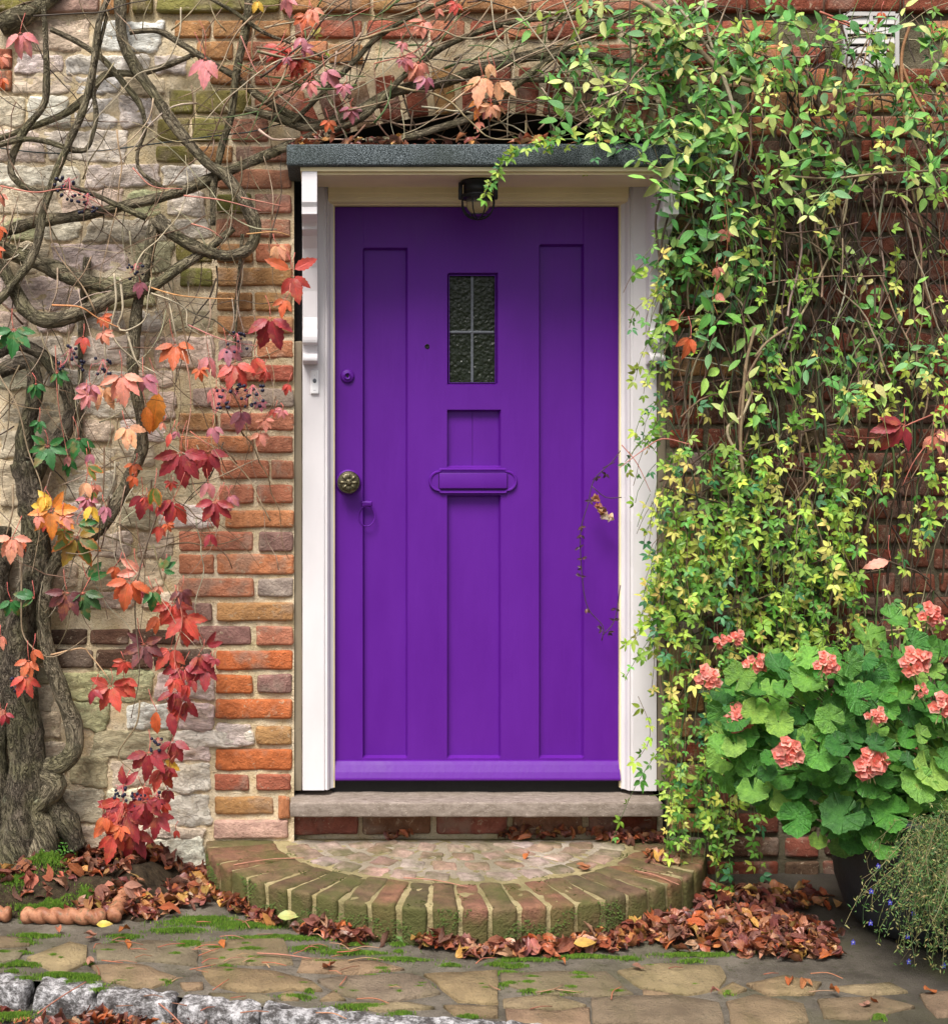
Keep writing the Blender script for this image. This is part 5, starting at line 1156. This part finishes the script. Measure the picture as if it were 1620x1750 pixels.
def ger_mesh(seed):
    rs = random.Random(seed); mb = MB(); NA_, NR_ = 42, 5; vs = []; uv = []; cs = []
    cup = rs.uniform(.05, .42); rip = rs.uniform(.05, .11); ph = rs.uniform(0, 6)
    for j in range(NR_ + 1):
        q = j / NR_
        for i in range(NA_ + 1):
            th = lerp(-math.pi * .93, math.pi * .93, i / NA_)
            lob = 1 + .06 * math.cos(7 * th) + .03 * math.cos(21 * th + ph); sin_ = 1 - .25 * max(0, abs(th) / math.pi - .75) * 4 * .9
            r_ = q * lob * sin_ * (1 + .02 * rs.uniform(-1, 1) * (q > .9)); rr = min(1, r_)
            z_ = cup * q * q - .06 * q + rip * math.cos(7 * th + ph * .3) * q ** 2.2 + .012 * rs.uniform(-1, 1) * q * q + .16 * math.sin(th * 2 + ph) * q * q + .05 * math.sin(th * 11 + ph) * q ** 4
            vs.append((r_ * math.sin(th), -z_, r_ * math.cos(th))); uv.append((q, (th * 7 / (2 * math.pi) * 1.0 + 4) % 1 * 2 - 1))
            v_ = 1.0 + .25 * (.5 - abs(q - .35)) if q < .9 else 1.12
            cs.append((v_, v_, v_ * .9))
    fs = [(j * (NA_ + 1) + i, j * (NA_ + 1) + i + 1, (j + 1) * (NA_ + 1) + i + 1, (j + 1) * (NA_ + 1) + i) for j in range(NR_) for i in range(NA_)]
    mb.add(vs, fs, cs, uv); return mb.mesh('leaf', MAT['ger_leaf'])
a = M('geranium_leaf', .42, .5); sp = a.t.nodes.new('ShaderNodeSeparateXYZ'); a.put(sp.inputs[0], a.obj(shuffle=False))
at = a.math('ARCTAN2', sp.outputs[0], sp.outputs[2]); fr = a.math('FRACT', a.math('ADD', a.math('MULTIPLY', at, 7 / (2 * math.pi)), .5 + 7)); vn = a.ramp(a.math('ABSOLUTE', a.math('SUBTRACT', fr, .5)), (.0, 1), (.07, 0))
v = a.obj(); base = a.mix(1, a.attr(), a.ocol(), 'MULTIPLY'); nz = a.noise(v, 3.0, 4, .6)
base = a.mix(a.ramp(nz, (.3, 0), (.7, 1)), a.mix(1, base, (.7, .72, .75), 'MULTIPLY'), a.mix(1, base, (1.3, 1.2, 1.1), 'MULTIPLY'))
base = a.mix(a.ramp(a.noise(v, 1.6, 3), (.66, 0), (.76, .6)), base, (.30, .28, .05))
c = a.mix(a.math('MULTIPLY', vn, .30), base, a.mix(1, base, (1.6, 1.4, 1.3), 'MULTIPLY')); a.color(c)
a.bump(a.math('SUBTRACT', a.noise(v, 7, 4), a.math('MULTIPLY', vn, .8)), .5, .04)
tr = a.t.nodes.new('ShaderNodeBsdfTranslucent'); a.put(tr.inputs['Color'], a.mix(1, c, (1.2, 1.3, .7), 'MULTIPLY')); ms = a.t.nodes.new('ShaderNodeMixShader'); ms.inputs[0].default_value = .25
a.t.links.new(a.b.outputs[0], ms.inputs[1]); a.t.links.new(tr.outputs[0], ms.inputs[2]); a.t.links.new(ms.outputs[0], a.t.nodes['Material Output'].inputs['Surface']); MAT['ger_leaf'] = a.m
GM = [ger_mesh(i) for i in range(9)]
random.seed(33)
gl = thing('x', '', ''); bpy.data.objects.remove(gl)
gstem = MB(); gbase = Vector((0, 0, 0))
def gleaf(px, py, d, r_, face=None, col=None):
    p = W(px, py, d) - Vector(ger.location)
    nrm = Vector((rnd(-.65, .65) + (px - 1430) / 900, -1, rnd(.1, 1.3))).normalized() if face is None else face
    z = Vector((rnd(-.8, .8), rnd(-.2, .2), rnd(-1, .5))); z = (z - nrm * z.dot(nrm)).normalized(); y = -nrm; xx = y.cross(z).normalized()
    m_ = Matrix((xx, y, z)).transposed()
    o = link('leaf', random.choice(GM), ger, color=jit(col or random.choice(GC), .15)); o.matrix_world = Matrix.Translation(p) @ m_.to_4x4() @ Matrix.Scale(r_ * PM(d), 4)
    root = Vector((rnd(-.12, .12), rnd(-.08, .1), rnd(-.02, .1)))
    tube(gstem, [(root, .0035), ((root + p) / 2 + Vector((0, .02, .03)), .0028), (p + Vector((0, .012, 0)), .002)], 5, .03, jit((.10, .22, .05)))
cells = []
yy = 1062
for _ in range(3000):
    px, py = rnd(1225, 1690), rnd(1075, 1450)
    top = 1120 + 60 * max(0, (1330 - px) / 110) ** 1.2 - 25 * max(0, min(1, (px - 1420) / 100)); bot = 1300 + 150 * min(1, max(0, (px - 1225) / 170))
    if py < top or py > bot: continue
    if all(math.hypot(px - a_, py - b_) > 20 for a_, b_ in cells): cells.append((px, py))
for px, py in cells:
    ex = (px - 1450) / 260; ey = (py - 1270) / 220
    d = .72 - .30 * min(1, ex * ex * .7 + ey * ey * .6) + rnd(-.10, .05)
    gleaf(px, py, d, rnd(15, 28))
for px, py, r_, d in ((1480, 1085, 38, .35), (1525, 1058, 32, .4), (1330, 1140, 36, .62), (1385, 1160, 42, .66), (1335, 1105, 0, .5), (1240, 1330, 34, .5), (1290, 1345, 40, .6), (1360, 1400, 36, .66), (1440, 1395, 46, .7), (1520, 1390, 40, .7), (1590, 1320, 46, .7), (1500, 1440, 44, .68), (1580, 1430, 42, .68), (1250, 1280, 30, .52), (1400, 1290, 34, .72), (1590, 1110, 30, .5), (1445, 1175, 38, .66), (1570, 1340, 40, .72)):
    if r_: gleaf(px, py, d, r_ * .82)
build(gstem, 'stems', 'thin_twig', ger, kind='stuff')
PCs = [(.80, .27, .22), (.85, .34, .29), (.72, .17, .14), (.90, .46, .40)]
for px, py, r_ in ((1208, 1158, 26), (1226, 1096, 17), (1256, 1089, 19), (1287, 1131, 24), (1408, 1133, 26), (1588, 1050, 26), (1558, 1128, 33), (1568, 1178, 17), (1262, 1225, 33), (1493, 1220, 22), (1345, 1282, 31), (1483, 1302, 35), (1608, 1205, 28)):
    d = .60 if px < 1300 else .74
    if py < 1100: d = .55
    mb = MB(); n_f = max(4, int(r_ / 3.6)); base_c = random.choice(PCs)
    for k in range(n_f):
        a_ = k * 2.4; q = math.sqrt((k + .5) / n_f) * r_ * .72 * PM(d); cp = Vector((q * math.cos(a_), -rnd(.4, 1) * .028 * (1.15 - q / (r_ * PM(d))), q * math.sin(a_) * .8))
        fn = (Vector((cp.x * 22, -1, cp.z * 22 + .25))).normalized(); u_ = fn.orthogonal().normalized(); w_ = fn.cross(u_)
        pr = r_ * PM(d) * .40 * rnd(.85, 1.15)
        for ring, (m_, sc, tilt) in enumerate(((5, 1.0, .25), (4, .62, .75))):
            for s in range(m_):
                an = 2 * math.pi * s / m_ + k + ring; rd = u_ * math.cos(an) + w_ * math.sin(an)
                leaflet(mb, cp + fn * .003 * ring, rd + fn * tilt, fn - rd * tilt * .8, pr * sc, pr * sc * 1.05, jit(random.choice(PCs) if ring == 0 else random.choice(PCs[:3]), .12), 4, 3, .35, rnd(-.3, .25), 0, 0)
    fh = build(mb, 'flower_head', 'petal', ger); fh.location = W(px, py, d) - Vector(ger.location)
    mb = MB(); tgt = Vector((rnd(-.1, .1), .05, .05)) - Vector(fh.location); tgt = tgt * .9
    tube(mb, [(Vector((0, .006, -.01)), .0022), (tgt * .35 + Vector((0, .01, .02)), .0024), (tgt, .003)], 6, .02, (.12, .24, .06))
    for k in range(5): e_ = Vector((rnd(-.02, .02), rnd(-.012, .004), -r_ * PM(d) * rnd(.7, 1.0))); tube(mb, [(Vector((0, 0, 0)), .001), (e_ * .6, .001), (e_, .0022), (e_ * 1.15, .0008)], 5, .008, (.30, .28, .12))
    build(mb, 'stalk', 'thin_twig', fh)
# lobelia
lob = thing('lobelia', 'straggly trailing lobelia with tiny blue flowers spilling over the planter', 'plant', (PCX, PCY - .25, .32))
mb = MB(); lf = MB()
random.seed(44)
for i in range(1900):
    th = R(rnd(-122, -40)); r0 = .27; p = Vector((PCX + r0 * math.cos(th), PCY + r0 * math.sin(th), .33)); o_ = Vector((math.cos(th), math.sin(th), 0)); P = [p]
    if th < R(-150) and random.random() < .6: continue
    v_ = o_ * rnd(.3, 1.0) + Vector((rnd(-.8, .8), 0, rnd(.0, 1.1))); L_ = rnd(.08, .40); n_ = 10
    for k in range(n_):
        v_ = v_ * .9 + Vector((rnd(-.6, .6), rnd(-.4, .35), -.30 + rnd(-.35, .35))); P.append(P[-1] + v_.normalized() * L_ / n_)
        if P[-1].z < .01: P[-1].z = .01
    P = [Vector((q.x, q.y, q.z)) for q in P]
    for q in P:   # keep outside the pot
        rr = math.hypot(q.x - PCX, q.y - PCY)
        if q.z < .34 and rr < .325: f_ = .33 / max(rr, .01); q.x = PCX + (q.x - PCX) * f_; q.y = PCY + (q.y - PCY) * f_
    tube(mb, [(q, .0007) for q in P], 3, .03, jit(random.choice([(.16, .15, .06), (.08, .12, .03), (.22, .19, .09), (.045, .08, .025), (.045, .08, .025)]), .2), cap=False)
    for q in P[1:]:
        for _k in range(3): leaflet(lf, q + Vector((rnd(-.008, .008), 0, rnd(-.008, .008))), Vector((rnd(-1, 1), rnd(-1, .3), rnd(-1, 1))), Vector((0, -1, .5)), rnd(.007, .015), .0035, jit(random.choice([(.06, .15, .03), (.09, .19, .04), (.05, .12, .03), (.20, .24, .07), (.30, .26, .10)]), .2), 2, 3, .3, .2)
build(mb, 'stems', 'thin_twig', lob, kind='stuff'); build(lf, 'foliage', 'green_leaf', lob, kind='stuff')
for o in [c_ for c_ in C.objects if c_.parent == lob]: o.location = -Vector(lob.location)
for px, py in ((1488, 1523), (1520, 1542), (1605, 1513), (1487, 1577), (1550, 1600), (1457, 1610), (1612, 1650), (1560, 1560), (1500, 1480), (1600, 1430), (1552, 1643)):
    mb = MB()
    for k in range(5):
        a_ = R(90 + 72 * k + rnd(-10, 10)); rd = Vector((math.cos(a_), -.2, math.sin(a_))); leaflet(mb, Vector((0, 0, 0)), rd, Vector((0, -1, .2)), .0088 * (1 if k in (2, 3, 0) else .75), .0055, jit((.10, .10, .62), .15), 3, 3, .1, .1)
    vs, fs = rock(.003, .003, .003, .0014, 1, 1, 1, 0, 1); mb.add([v_ + Vector((0, -.001, 0)) for v_ in vs], fs, (.7, .7, .8))
    o = build(mb, 'flower', 'petal', lob); dd = .80 if py > 1500 else .76; o.location = W(px, py, dd) - Vector(lob.location)

# ================================================================== MOSS, LITTER
random.seed(55)
mb = MB()
def moss_patch(px, py, rx, ry, h=.012, n=None, z=0.0, zf=None):
    c0 = G(px, py, z); n = n or int(rx * ry * 2.0e6)
    ph = rnd(0, 9)
    for _ in range(n):
        a_ = rnd(0, 6.283); q = abs(random.gauss(0, .55)); ed = 1 + .8 * noise.noise(Vector((math.cos(a_) * 1.6, math.sin(a_) * 1.6, ph)))
        x, y = c0.x + rx * q * math.cos(a_) * ed, c0.y + ry * q * math.sin(a_) * ed
        zz = (zf(x, -y) if zf else z + .002) + h * .7 * max(0, 1 - q * q) * (.6 + .8 * abs(noise.noise(Vector((x * 60, y * 60, 1)))))
        s = rnd(.0015, .0036); b_ = rnd(0, 6.28); t = Vector((rnd(-.5, .5), rnd(-.7, .3), 1)) * s * 1.3
        dx, dy = math.cos(b_) * s * .5, math.sin(b_) * s * .5; g = rnd(.7, 1.3)
        col = (.13 * g, .26 * g, .025 * g) if random.random() < .8 else (.24 * g, .34 * g, .05)
        mb.add([(x - dx, y - dy, zz - .004), (x + dx, y + dy, zz - .004), (x + t.x, y + t.y, zz + t.z)], [(0, 1, 2)], col)
for px, py, rx, ry, h in ((345, 1575, .09, .035, .012), (420, 1582, .10, .025, .010), (470, 1605, .12, .018, .008), (320, 1615, .04, .03, .012), (530, 1622, .06, .014, .008), (600, 1630, .10, .012, .006), (215, 1600, .05, .014, .008), (60, 1600, .06, .014, .008), (110, 1668, .07, .018, .008), (40, 1650, .07, .012, .008), (150, 1672, .04, .02, .008),
                          (620, 1722, .08, .014, .008), (510, 1704, .04, .012, .008), (690, 1608, .03, .02, .010), (690, 1640, .08, .010, .006), (1000, 1635, .10, .010, .006), (1190, 1630, .12, .010, .006), (800, 1740, .03, .01, .006), (900, 1640, .08, .008, .005), (430, 1625, .05, .012, .007), (560, 1645, .05, .008, .005), (1500, 1740, .02, .015, .006), (300, 1590, .08, .015, .008), (690, 1735, .03, .012, .006), (20, 1735, .06, .02, .006)):
    moss_patch(px, py, rx, ry, h, zf=lambda x, d: gz(x, d) + .001)
for _ in range(70):
    px, py = (rnd(0, 700), rnd(1595, 1700)) if random.random() < .7 else (rnd(700, 1250), rnd(1635, 1700))
    moss_patch(px, py, rnd(.012, .035), rnd(.005, .012), .005, None, zf=lambda x, d: gz(x, d) + .001)
moss_patch(75, 1540, .10, .06, .035, 7000, .04, lambda x, d: soilz(x, d) - .002); moss_patch(85, 1500, .09, .05, .05, 5000, .05, soilz); moss_patch(30, 1520, .06, .04, .02, 2500, .04, soilz); moss_patch(150, 1530, .05, .03, .015, 1500, .04, soilz)
m_moss = leaf_mat('moss_blades', 0, .2, .8)
tag(build(mb, 'moss', m_moss, smooth=False, kind='stuff'), 'bright green moss cushions between paving stones and in the bed', 'moss')
# moss on the step riser
mb = MB()
for _ in range(3800):
    t = rnd(.95, 3.05); h_ = rnd(0, .1) ** 1.0; k_ = noise.noise(Vector((t * 7, h_ * 12, 9)))
    if k_ + (.05 - h_) * 3 < .12: continue
    p = ell(t); nr = Vector((math.cos(t) / EA, -math.sin(t) / EB, 0)).normalized(); p = p + nr * rnd(-.001, .002) + Vector((0, 0, h_)); s = rnd(.002, .004); g = rnd(.5, 1)
    mb.add([p + Vector((-s, 0, 0)), p + Vector((s, 0, 0)), p + nr * s * 1.2 + Vector((rnd(-s, s), 0, -s))], [(0, 1, 2)], (.09 * g, .14 * g, .02 * g))
for _ in range(2600):
    t = rnd(.3, 2.9); q = rnd(.0, .24); p = ell(t, q); 
    if noise.noise(Vector((p.x * 14, p.y * 14, 4))) < .22: continue
    s = rnd(.002, .004); g = rnd(.6, 1.1); p.z = SH - .001
    mb.add([p + Vector((-s, 0, 0)), p + Vector((s, 0, 0)), p + Vector((rnd(-s, s), -s, s))], [(0, 1, 2)], (.10 * g, .17 * g, .02 * g))
tag(build(mb, 'moss', m_moss, smooth=False, kind='stuff'), 'dark moss on the brick step', 'moss')

LC = [(.27, .075, .04), (.33, .10, .045), (.40, .15, .08), (.22, .06, .045), (.17, .045, .035), (.46, .23, .15), (.40, .10, .035), (.33, .14, .11), (.50, .26, .08), (.12, .04, .03), (.16, .06, .05), (.24, .10, .08)]
def dry_mesh(seed):
    random.seed(seed); mb = MB(); L_ = 1.0
    leaflet(mb, Vector((-.5, 0, 0)), Vector((1, 0, 0)), Vector((0, 0, 1)), L_, rnd(.42, .62), (1, 1, 1), 9, 5, rnd(-.2, 1.1), rnd(-.55, .55), .07)
    if seed % 3 == 0: leaflet(mb, Vector((-.5, 0, 0)), Vector((.8, .7, .1)), Vector((0, .2, 1)), L_ * .8, .4, (1, 1, 1), 7, 5, rnd(0, .9), rnd(-.4, .5), .07)
    mb.v = [(x, y, z + .12 * math.sin(x * 5 + seed)) for x, y, z in mb.v]
    return mb
DM = [dry_mesh(i) for i in range(16)]; DME = [m_.mesh('fallen_leaf', MAT['dry_leaf']) for m_ in DM]; DA = [(np.array(m_.v, 'f'), m_.f, m_.u) for m_ in DM]
random.seed(66)
drift = []   # pos, euler, size, colour, group key
def heap(px, py, rx, ry, n, h, key, z=0.0, size=(.022, .062), zf=None, flat=.9, rot=0.0):
    c0 = G(px, py, z)
    for _ in range(int(n * 1.35)):
        a_ = rnd(0, 6.283); q = math.sqrt(random.random()); q = q * (1.35 if random.random() < .1 else 1); lx, ly = rx * q * math.cos(a_), ry * q * math.sin(a_)
        x, y = c0.x + lx * math.cos(rot) - ly * math.sin(rot), c0.y + lx * math.sin(rot) + ly * math.cos(rot)
        if z < .01:
            e_ = ((x - ECX) / (EA + .012)) ** 2 + (y / (EB + .012)) ** 2
            if e_ < 1:
                f_ = 1 / math.sqrt(e_); x = ECX + (x - ECX) * f_; y = y * f_
            if math.hypot(x - PCX, y - PCY) < .25: continue
            y = min(y, -.03)
        zb = zf(x, -y) if zf else z + .004
        drift.append((Vector((x, y, zb + .008 + .6 * h * max(0, 1 - q * q) * random.random() ** .6)), (rnd(-flat, flat), rnd(-flat, flat), rnd(0, 6.28)), rnd(*size), jit(random.choice(LC), .32), key))
gzf = lambda x, d: gz(x, d) + .003
heap(250, 1500, .20, .07, 120, .05, 'bed', 0, zf=lambda x, d: max(soilz(x, d), gz(x, d)) + .003); heap(310, 1535, .13, .09, 110, .035, 'bed', zf=gzf); heap(240, 1560, .10, .05, 45, .02, 'bed', zf=gzf)
heap(170, 1535, .09, .04, 34, .012, 'bed', .05, zf=soilz); heap(215, 1525, .10, .05, 45, .012, 'bed', .05, zf=soilz); heap(60, 1515, .12, .05, 22, .008, 'bed', .05, zf=soilz); heap(1385, 1600, .06, .10, 40, .02, 'corner', zf=gzf); heap(165, 1500, .10, .05, 40, .03, 'bed', .05, zf=soilz); heap(20, 1500, .10, .05, 30, .02, 'bed', .05, zf=soilz); heap(350, 1505, .06, .07, 40, .04, 'bed', zf=gzf)
heap(430, 1555, .09, .05, 50, .03, 'foot', zf=gzf, rot=-.6); heap(470, 1575, .06, .03, 22, .02, 'foot', zf=gzf)
heap(570, 1600, .09, .035, 50, .035, 'foot', zf=gzf, rot=-.25); heap(620, 1612, .06, .02, 18, .015, 'foot', zf=gzf); heap(760, 1618, .07, .03, 40, .035, 'foot', zf=gzf)
heap(830, 1632, .08, .02, 24, .015, 'foot', zf=gzf); heap(915, 1628, .09, .03, 42, .03, 'foot', zf=gzf, rot=.08); heap(1020, 1618, .11, .04, 60, .035, 'foot', zf=gzf, rot=.2)
heap(1110, 1595, .12, .05, 90, .045, 'corner', zf=gzf, rot=.5); heap(1200, 1600, .17, .09, 150, .05, 'corner', zf=gzf, rot=.1); heap(1290, 1590, .16, .11, 150, .04, 'corner', zf=gzf); heap(1340, 1630, .12, .05, 60, .025, 'corner', zf=gzf)
heap(1250, 1585, .26, .13, 60, .01, 'corner', zf=gzf); heap(1290, 1540, .20, .10, 110, .03, 'corner', zf=gzf); heap(1400, 1630, .05, .04, 24, .015, 'corner', zf=gzf)
heap(900, 1432, .08, .025, 16, .02, 'step', SH, (.03, .05)); heap(975, 1432, .10, .025, 26, .03, 'step', SH, (.03, .05)); heap(1085, 1438, .10, .035, 50, .035, 'step', SH, (.03, .05)); heap(690, 1434, .07, .02, 8, .01, 'step', SH, (.025, .045)); heap(1130, 1470, .06, .07, 16, .012, 'step', SH, (.025, .045))
heap(120, 1752, .32, .05, 60, .01, 'road', -.05, zf=lambda x, d: -.052); heap(300, 1760, .3, .05, 26, .01, 'road', -.05, zf=lambda x, d: -.052)
for px in range(505, 1060, 6):
    if random.random() < .82 or px < 640:
        for k in range(3 if px < 700 else 2): drift.append((Vector((W(px + rnd(-6, 6), 0, .2).x, -rnd(.06, .236), ct + rnd(.002, .02 if px > 640 else .03))), (rnd(-.8, .8), rnd(-.8, .8), rnd(0, 6.28)), rnd(.03, .048), jit(random.choice(LC), .2), 'roof'))
singles = [(995, 1485, SH), (900, 1468, SH), (1350, 1683, 0), (1065, 1585, 0), (560, 1660, 0), (1220, 1700, 0), (1425, 1705, 0), (1370, 1690, 0), (155, 1650, 0), (220, 1620, 0), (155, 1605, 0), (380, 1618, 0), (215, 1600, 0), (1090, 1662, 0), (1590, 1700, 0), (1495, 1715, 0), (1480, 1722, 0), (960, 1648, 0), (100, 1595, 0)]
for px, py, z in singles:
    p = G(px, py, z); drift.append((p + Vector((0, 0, .012)), (rnd(-.4, .4), rnd(-.4, .4), rnd(0, 6.28)), rnd(.03, .05), jit(random.choice([(.45, .17, .08), (.5, .14, .04), (.45, .2, .15)]), .2), 'loose'))
LAB = dict(bed=('brown fallen leaf heaped at the wall foot left of the brick step', 'fallen leaves heaped left of the step'), foot=('curled orange brown leaf in the drift along the foot of the round step', 'fallen leaves along the foot of the step'),
           corner=('brown curled leaf in the deep drift between the step and the dark planter', 'fallen leaves between step and planter'), step=('dry brown leaf lying on the brick step under the sill', 'fallen leaves on the brick step'),
           road=('brown leaf lying in the road below the kerb', 'fallen leaves in the road'), roof=('dry brown leaf caught on top of the felt canopy', 'fallen leaves on the canopy'), loose=('single dry leaf lying loose on the paving or step', 'loose leaves on the paving'))
def seen(dr):
    p = dr[0]; k = F / (D + p.y); px, py = p.x * k + VX, VY - (p.z - CZ) * k
    if not (0 < px < 1620 and py < 1750): return -1
    if dr[4] == 'loose': return 9
    return dr[2] + dict(roof=-.012, step=.01, bed=.004, foot=.004, corner=.0, road=.01)[dr[4]] + (0 if dr[4] in ('roof', 'step') else p.z * .3) - p.y * .01
order = sorted(range(len(drift)), key=lambda i: -seen(drift[i])); rest = MB()
for rank, i in enumerate(order):
    p, e, s, col, key = drift[i]
    from_e = Matrix.Rotation(e[2], 3, 'Z') @ Matrix.Rotation(e[1], 3, 'Y') @ Matrix.Rotation(e[0], 3, 'X')
    if rank < 290:
        o = link('fallen_leaf', DME[i % 16], None, color=col); o.matrix_world = Matrix.Translation(p) @ from_e.to_4x4() @ Matrix.Scale(s, 4)
        kx = F / (D + p.y); px_ = p.x * kx + VX
        tone = 'yellow brown' if col[1] > .20 and col[0] < 2.2 * col[1] else ('dark brown' if col[0] < .26 else ('pinkish brown' if col[2] > .08 else 'orange brown'))
        lab, grp = LAB[key]
        if key == 'bed':
            w_ = 'on the soil beside the creeper trunk' if px_ < 190 else ('below the white stone at the wall foot' if p.y > -.17 and px_ < 345 else ('beside the turned rope edging tile' if px_ < 262 else 'against the left end of the round step'))
            lab = 'curled %s fallen leaf heaped ' % tone + w_; grp = 'fallen leaves ' + w_
        elif key == 'foot': w_ = 'left' if px_ < 560 else ('middle' if px_ < 860 else 'right'); lab = 'curled %s leaf in the drift at the foot of the round step, %s part' % (tone, w_); grp = 'fallen leaves at the step foot, ' + w_
        elif key == 'corner': w_ = 'against the right end of the step' if px_ < 1200 else 'beside the dark planter'; lab = 'curled %s leaf in the deep drift ' % tone + w_; grp = 'fallen leaves ' + w_
        else: lab = lab.replace('dry brown', 'dry ' + tone).replace('single dry', 'single dry ' + tone).replace('brown leaf lying in', tone + ' leaf lying in')
        tag(o, lab, 'leaf', grp)
    else:
        A_, f_, u_ = DA[i % 16]; vs = (A_ * s) @ np.array(from_e).T + np.array(p); rest.add(vs.tolist(), f_, col, u_)
tag(build(rest, 'leaf_litter', 'dry_leaf', kind='stuff'), 'drifts of brown autumn leaves around the step, wall foot and canopy top', 'leaf litter')
# yellow-green fallen leaves
for px, py, z, c_, s, lab in ((495, 1566, .035, (.42, .46, .16), .065, 'pale green leaf lying on the drift left of the step'), (180, 1580, .03, (.5, .45, .06), .045, 'yellow spotted leaf beside the rope edging'), (1000, 1612, .03, (.55, .33, .07), .06, 'large yellow leaf right of centre at the foot of the step')):
    mb = MB(); leaflet(mb, Vector((-s / 2, 0, 0)), Vector((1, 0, .1)), Vector((.1, -.7, 1)), s, s * .52, c_, 9, 5, .15, .1, .04); o = build(mb, 'fallen_leaf', 'creeper_leaf'); o.location = G(px, py, z); tag(o, lab, 'leaf')
# leaf stalks and twigs lying on the paving
random.seed(77)
for i in range(62):
    if i < 38: px, py = rnd(150, 640), rnd(1575, 1672)
    elif i < 52: px, py = rnd(60, 700), rnd(1640, 1745)
    else: px, py = rnd(820, 1450), rnd(1640, 1735)
    p = G(px, py); L_ = rnd(.03, .09); a_ = rnd(-.6, .6) if i % 3 else rnd(0, 3.1)
    mb = MB(); e_ = Vector((math.cos(a_), math.sin(a_), 0)) * L_; b_ = Vector((-e_.y, e_.x, 0)) * rnd(-.25, .25)
    tube(mb, [(-e_ / 2, .0016), (b_ * .8 + Vector((0, 0, .004)), .0013), (e_ / 2 + Vector((0, 0, .002)), .001)], 5, .012, jit(random.choice([(.36, .12, .07), (.42, .17, .10), (.24, .10, .06), (.35, .2, .12)]), .2))
    o = build(mb, 'leaf_stalk', 'thin_twig'); o.location = p + Vector((0, 0, .010))
    w_ = ('on the paving before the rope edging' if px < 250 else ('on the mossy paving left of the step front' if px < 450 else 'on the paving before the left curve of the step')) if py < 1672 and px < 700 else ('near the kerb stones' if px < 700 else ('on the paving before the leaf drift' if px < 1150 else 'on the dark paving before the planter'))
    tag(o, '%s %s reddish leaf stalk lying %s' % ('long' if L_ > .06 else 'short', 'curved' if b_.length > .12 * L_ else 'straight', w_), 'leaf stalk', 'leaf stalks ' + w_)
for px0, py0, px1, py1, lab in ((65, 1732, 148, 1678, 'longest stalk leaning across the left kerb stone'), (272, 1715, 312, 1752, 'stalk hanging over the kerb below the left slab'), (440, 1629, 532, 1638, 'straight stalk beside the moss strip in front of the step')):
    p0, p1 = G(px0, py0, .012), G(px1, py1, .012); mb = MB(); tube(mb, [(Vector((0, 0, 0)), .0022), ((p1 - p0) / 2 + Vector((0, 0, .003)), .0018), (p1 - p0, .0014)], 6, .015, (.40, .17, .12))
    o = build(mb, 'leaf_stalk', 'thin_twig'); o.location = p0; tag(o, lab, 'leaf stalk')
# twigs on the step
for px0, py0, px1, py1, lab in ((400, 1478, 520, 1466, 'thin twig lying across the left edge of the brick step'), (690, 1500, 800, 1516, 'thin twig lying across the middle of the brick step'), (1085, 1488, 1160, 1512, 'thin twig lying on the right of the brick step')):
    p0, p1 = G(px0, py0, SH + .006), G(px1, py1, SH + .006); mb = MB(); tube(mb, [(Vector((0, 0, 0)), .0018), ((p1 - p0) / 2 + Vector((0, .01, .003)), .0016), (p1 - p0, .0012)], 6, .015, (.42, .19, .13))
    o = build(mb, 'twig', 'thin_twig'); o.location = p0; tag(o, lab, 'twig')
# seedling
sg = thing('seedling', 'small pale green seedling growing at the foot of the step', 'plant', G(692, 1612))
for k in range(9):
    mb = MB(); a_ = rnd(0, 6.28); leaflet(mb, Vector((0, 0, .002)), Vector((math.cos(a_), math.sin(a_), rnd(.3, 1.4))), Vector((0, -1, 1)), rnd(.025, .042), .017, jit((.20, .36, .12)), 6, 3, .2, .3); build(mb, 'leaf', 'green_leaf', sg)
# green weed tufts by the trunk
mb = MB()
for i in range(260):
    p = G(rnd(60, 130), rnd(1465, 1500), .05) + Vector((0, 0, rnd(0, .07))); leaflet(mb, p, Vector((rnd(-1, 1), rnd(-1, 0), rnd(-.2, 1))), Vector((0, -1, .8)), rnd(.008, .018), .006, jit((.08, .22, .03), .3), 3, 3, .2, .2)
tag(build(mb, 'weeds', 'green_leaf', kind='stuff'), 'tuft of small green weeds and moss beside the creeper trunk', 'weeds')
print('bricks', bricks_n, 'stones', len(stones), 'j', len(jn), 'h', len(hn), 'litter', len(drift), 'ger', len(cells), 'tris', sum(len(m.polygons) for m in bpy.data.meshes))
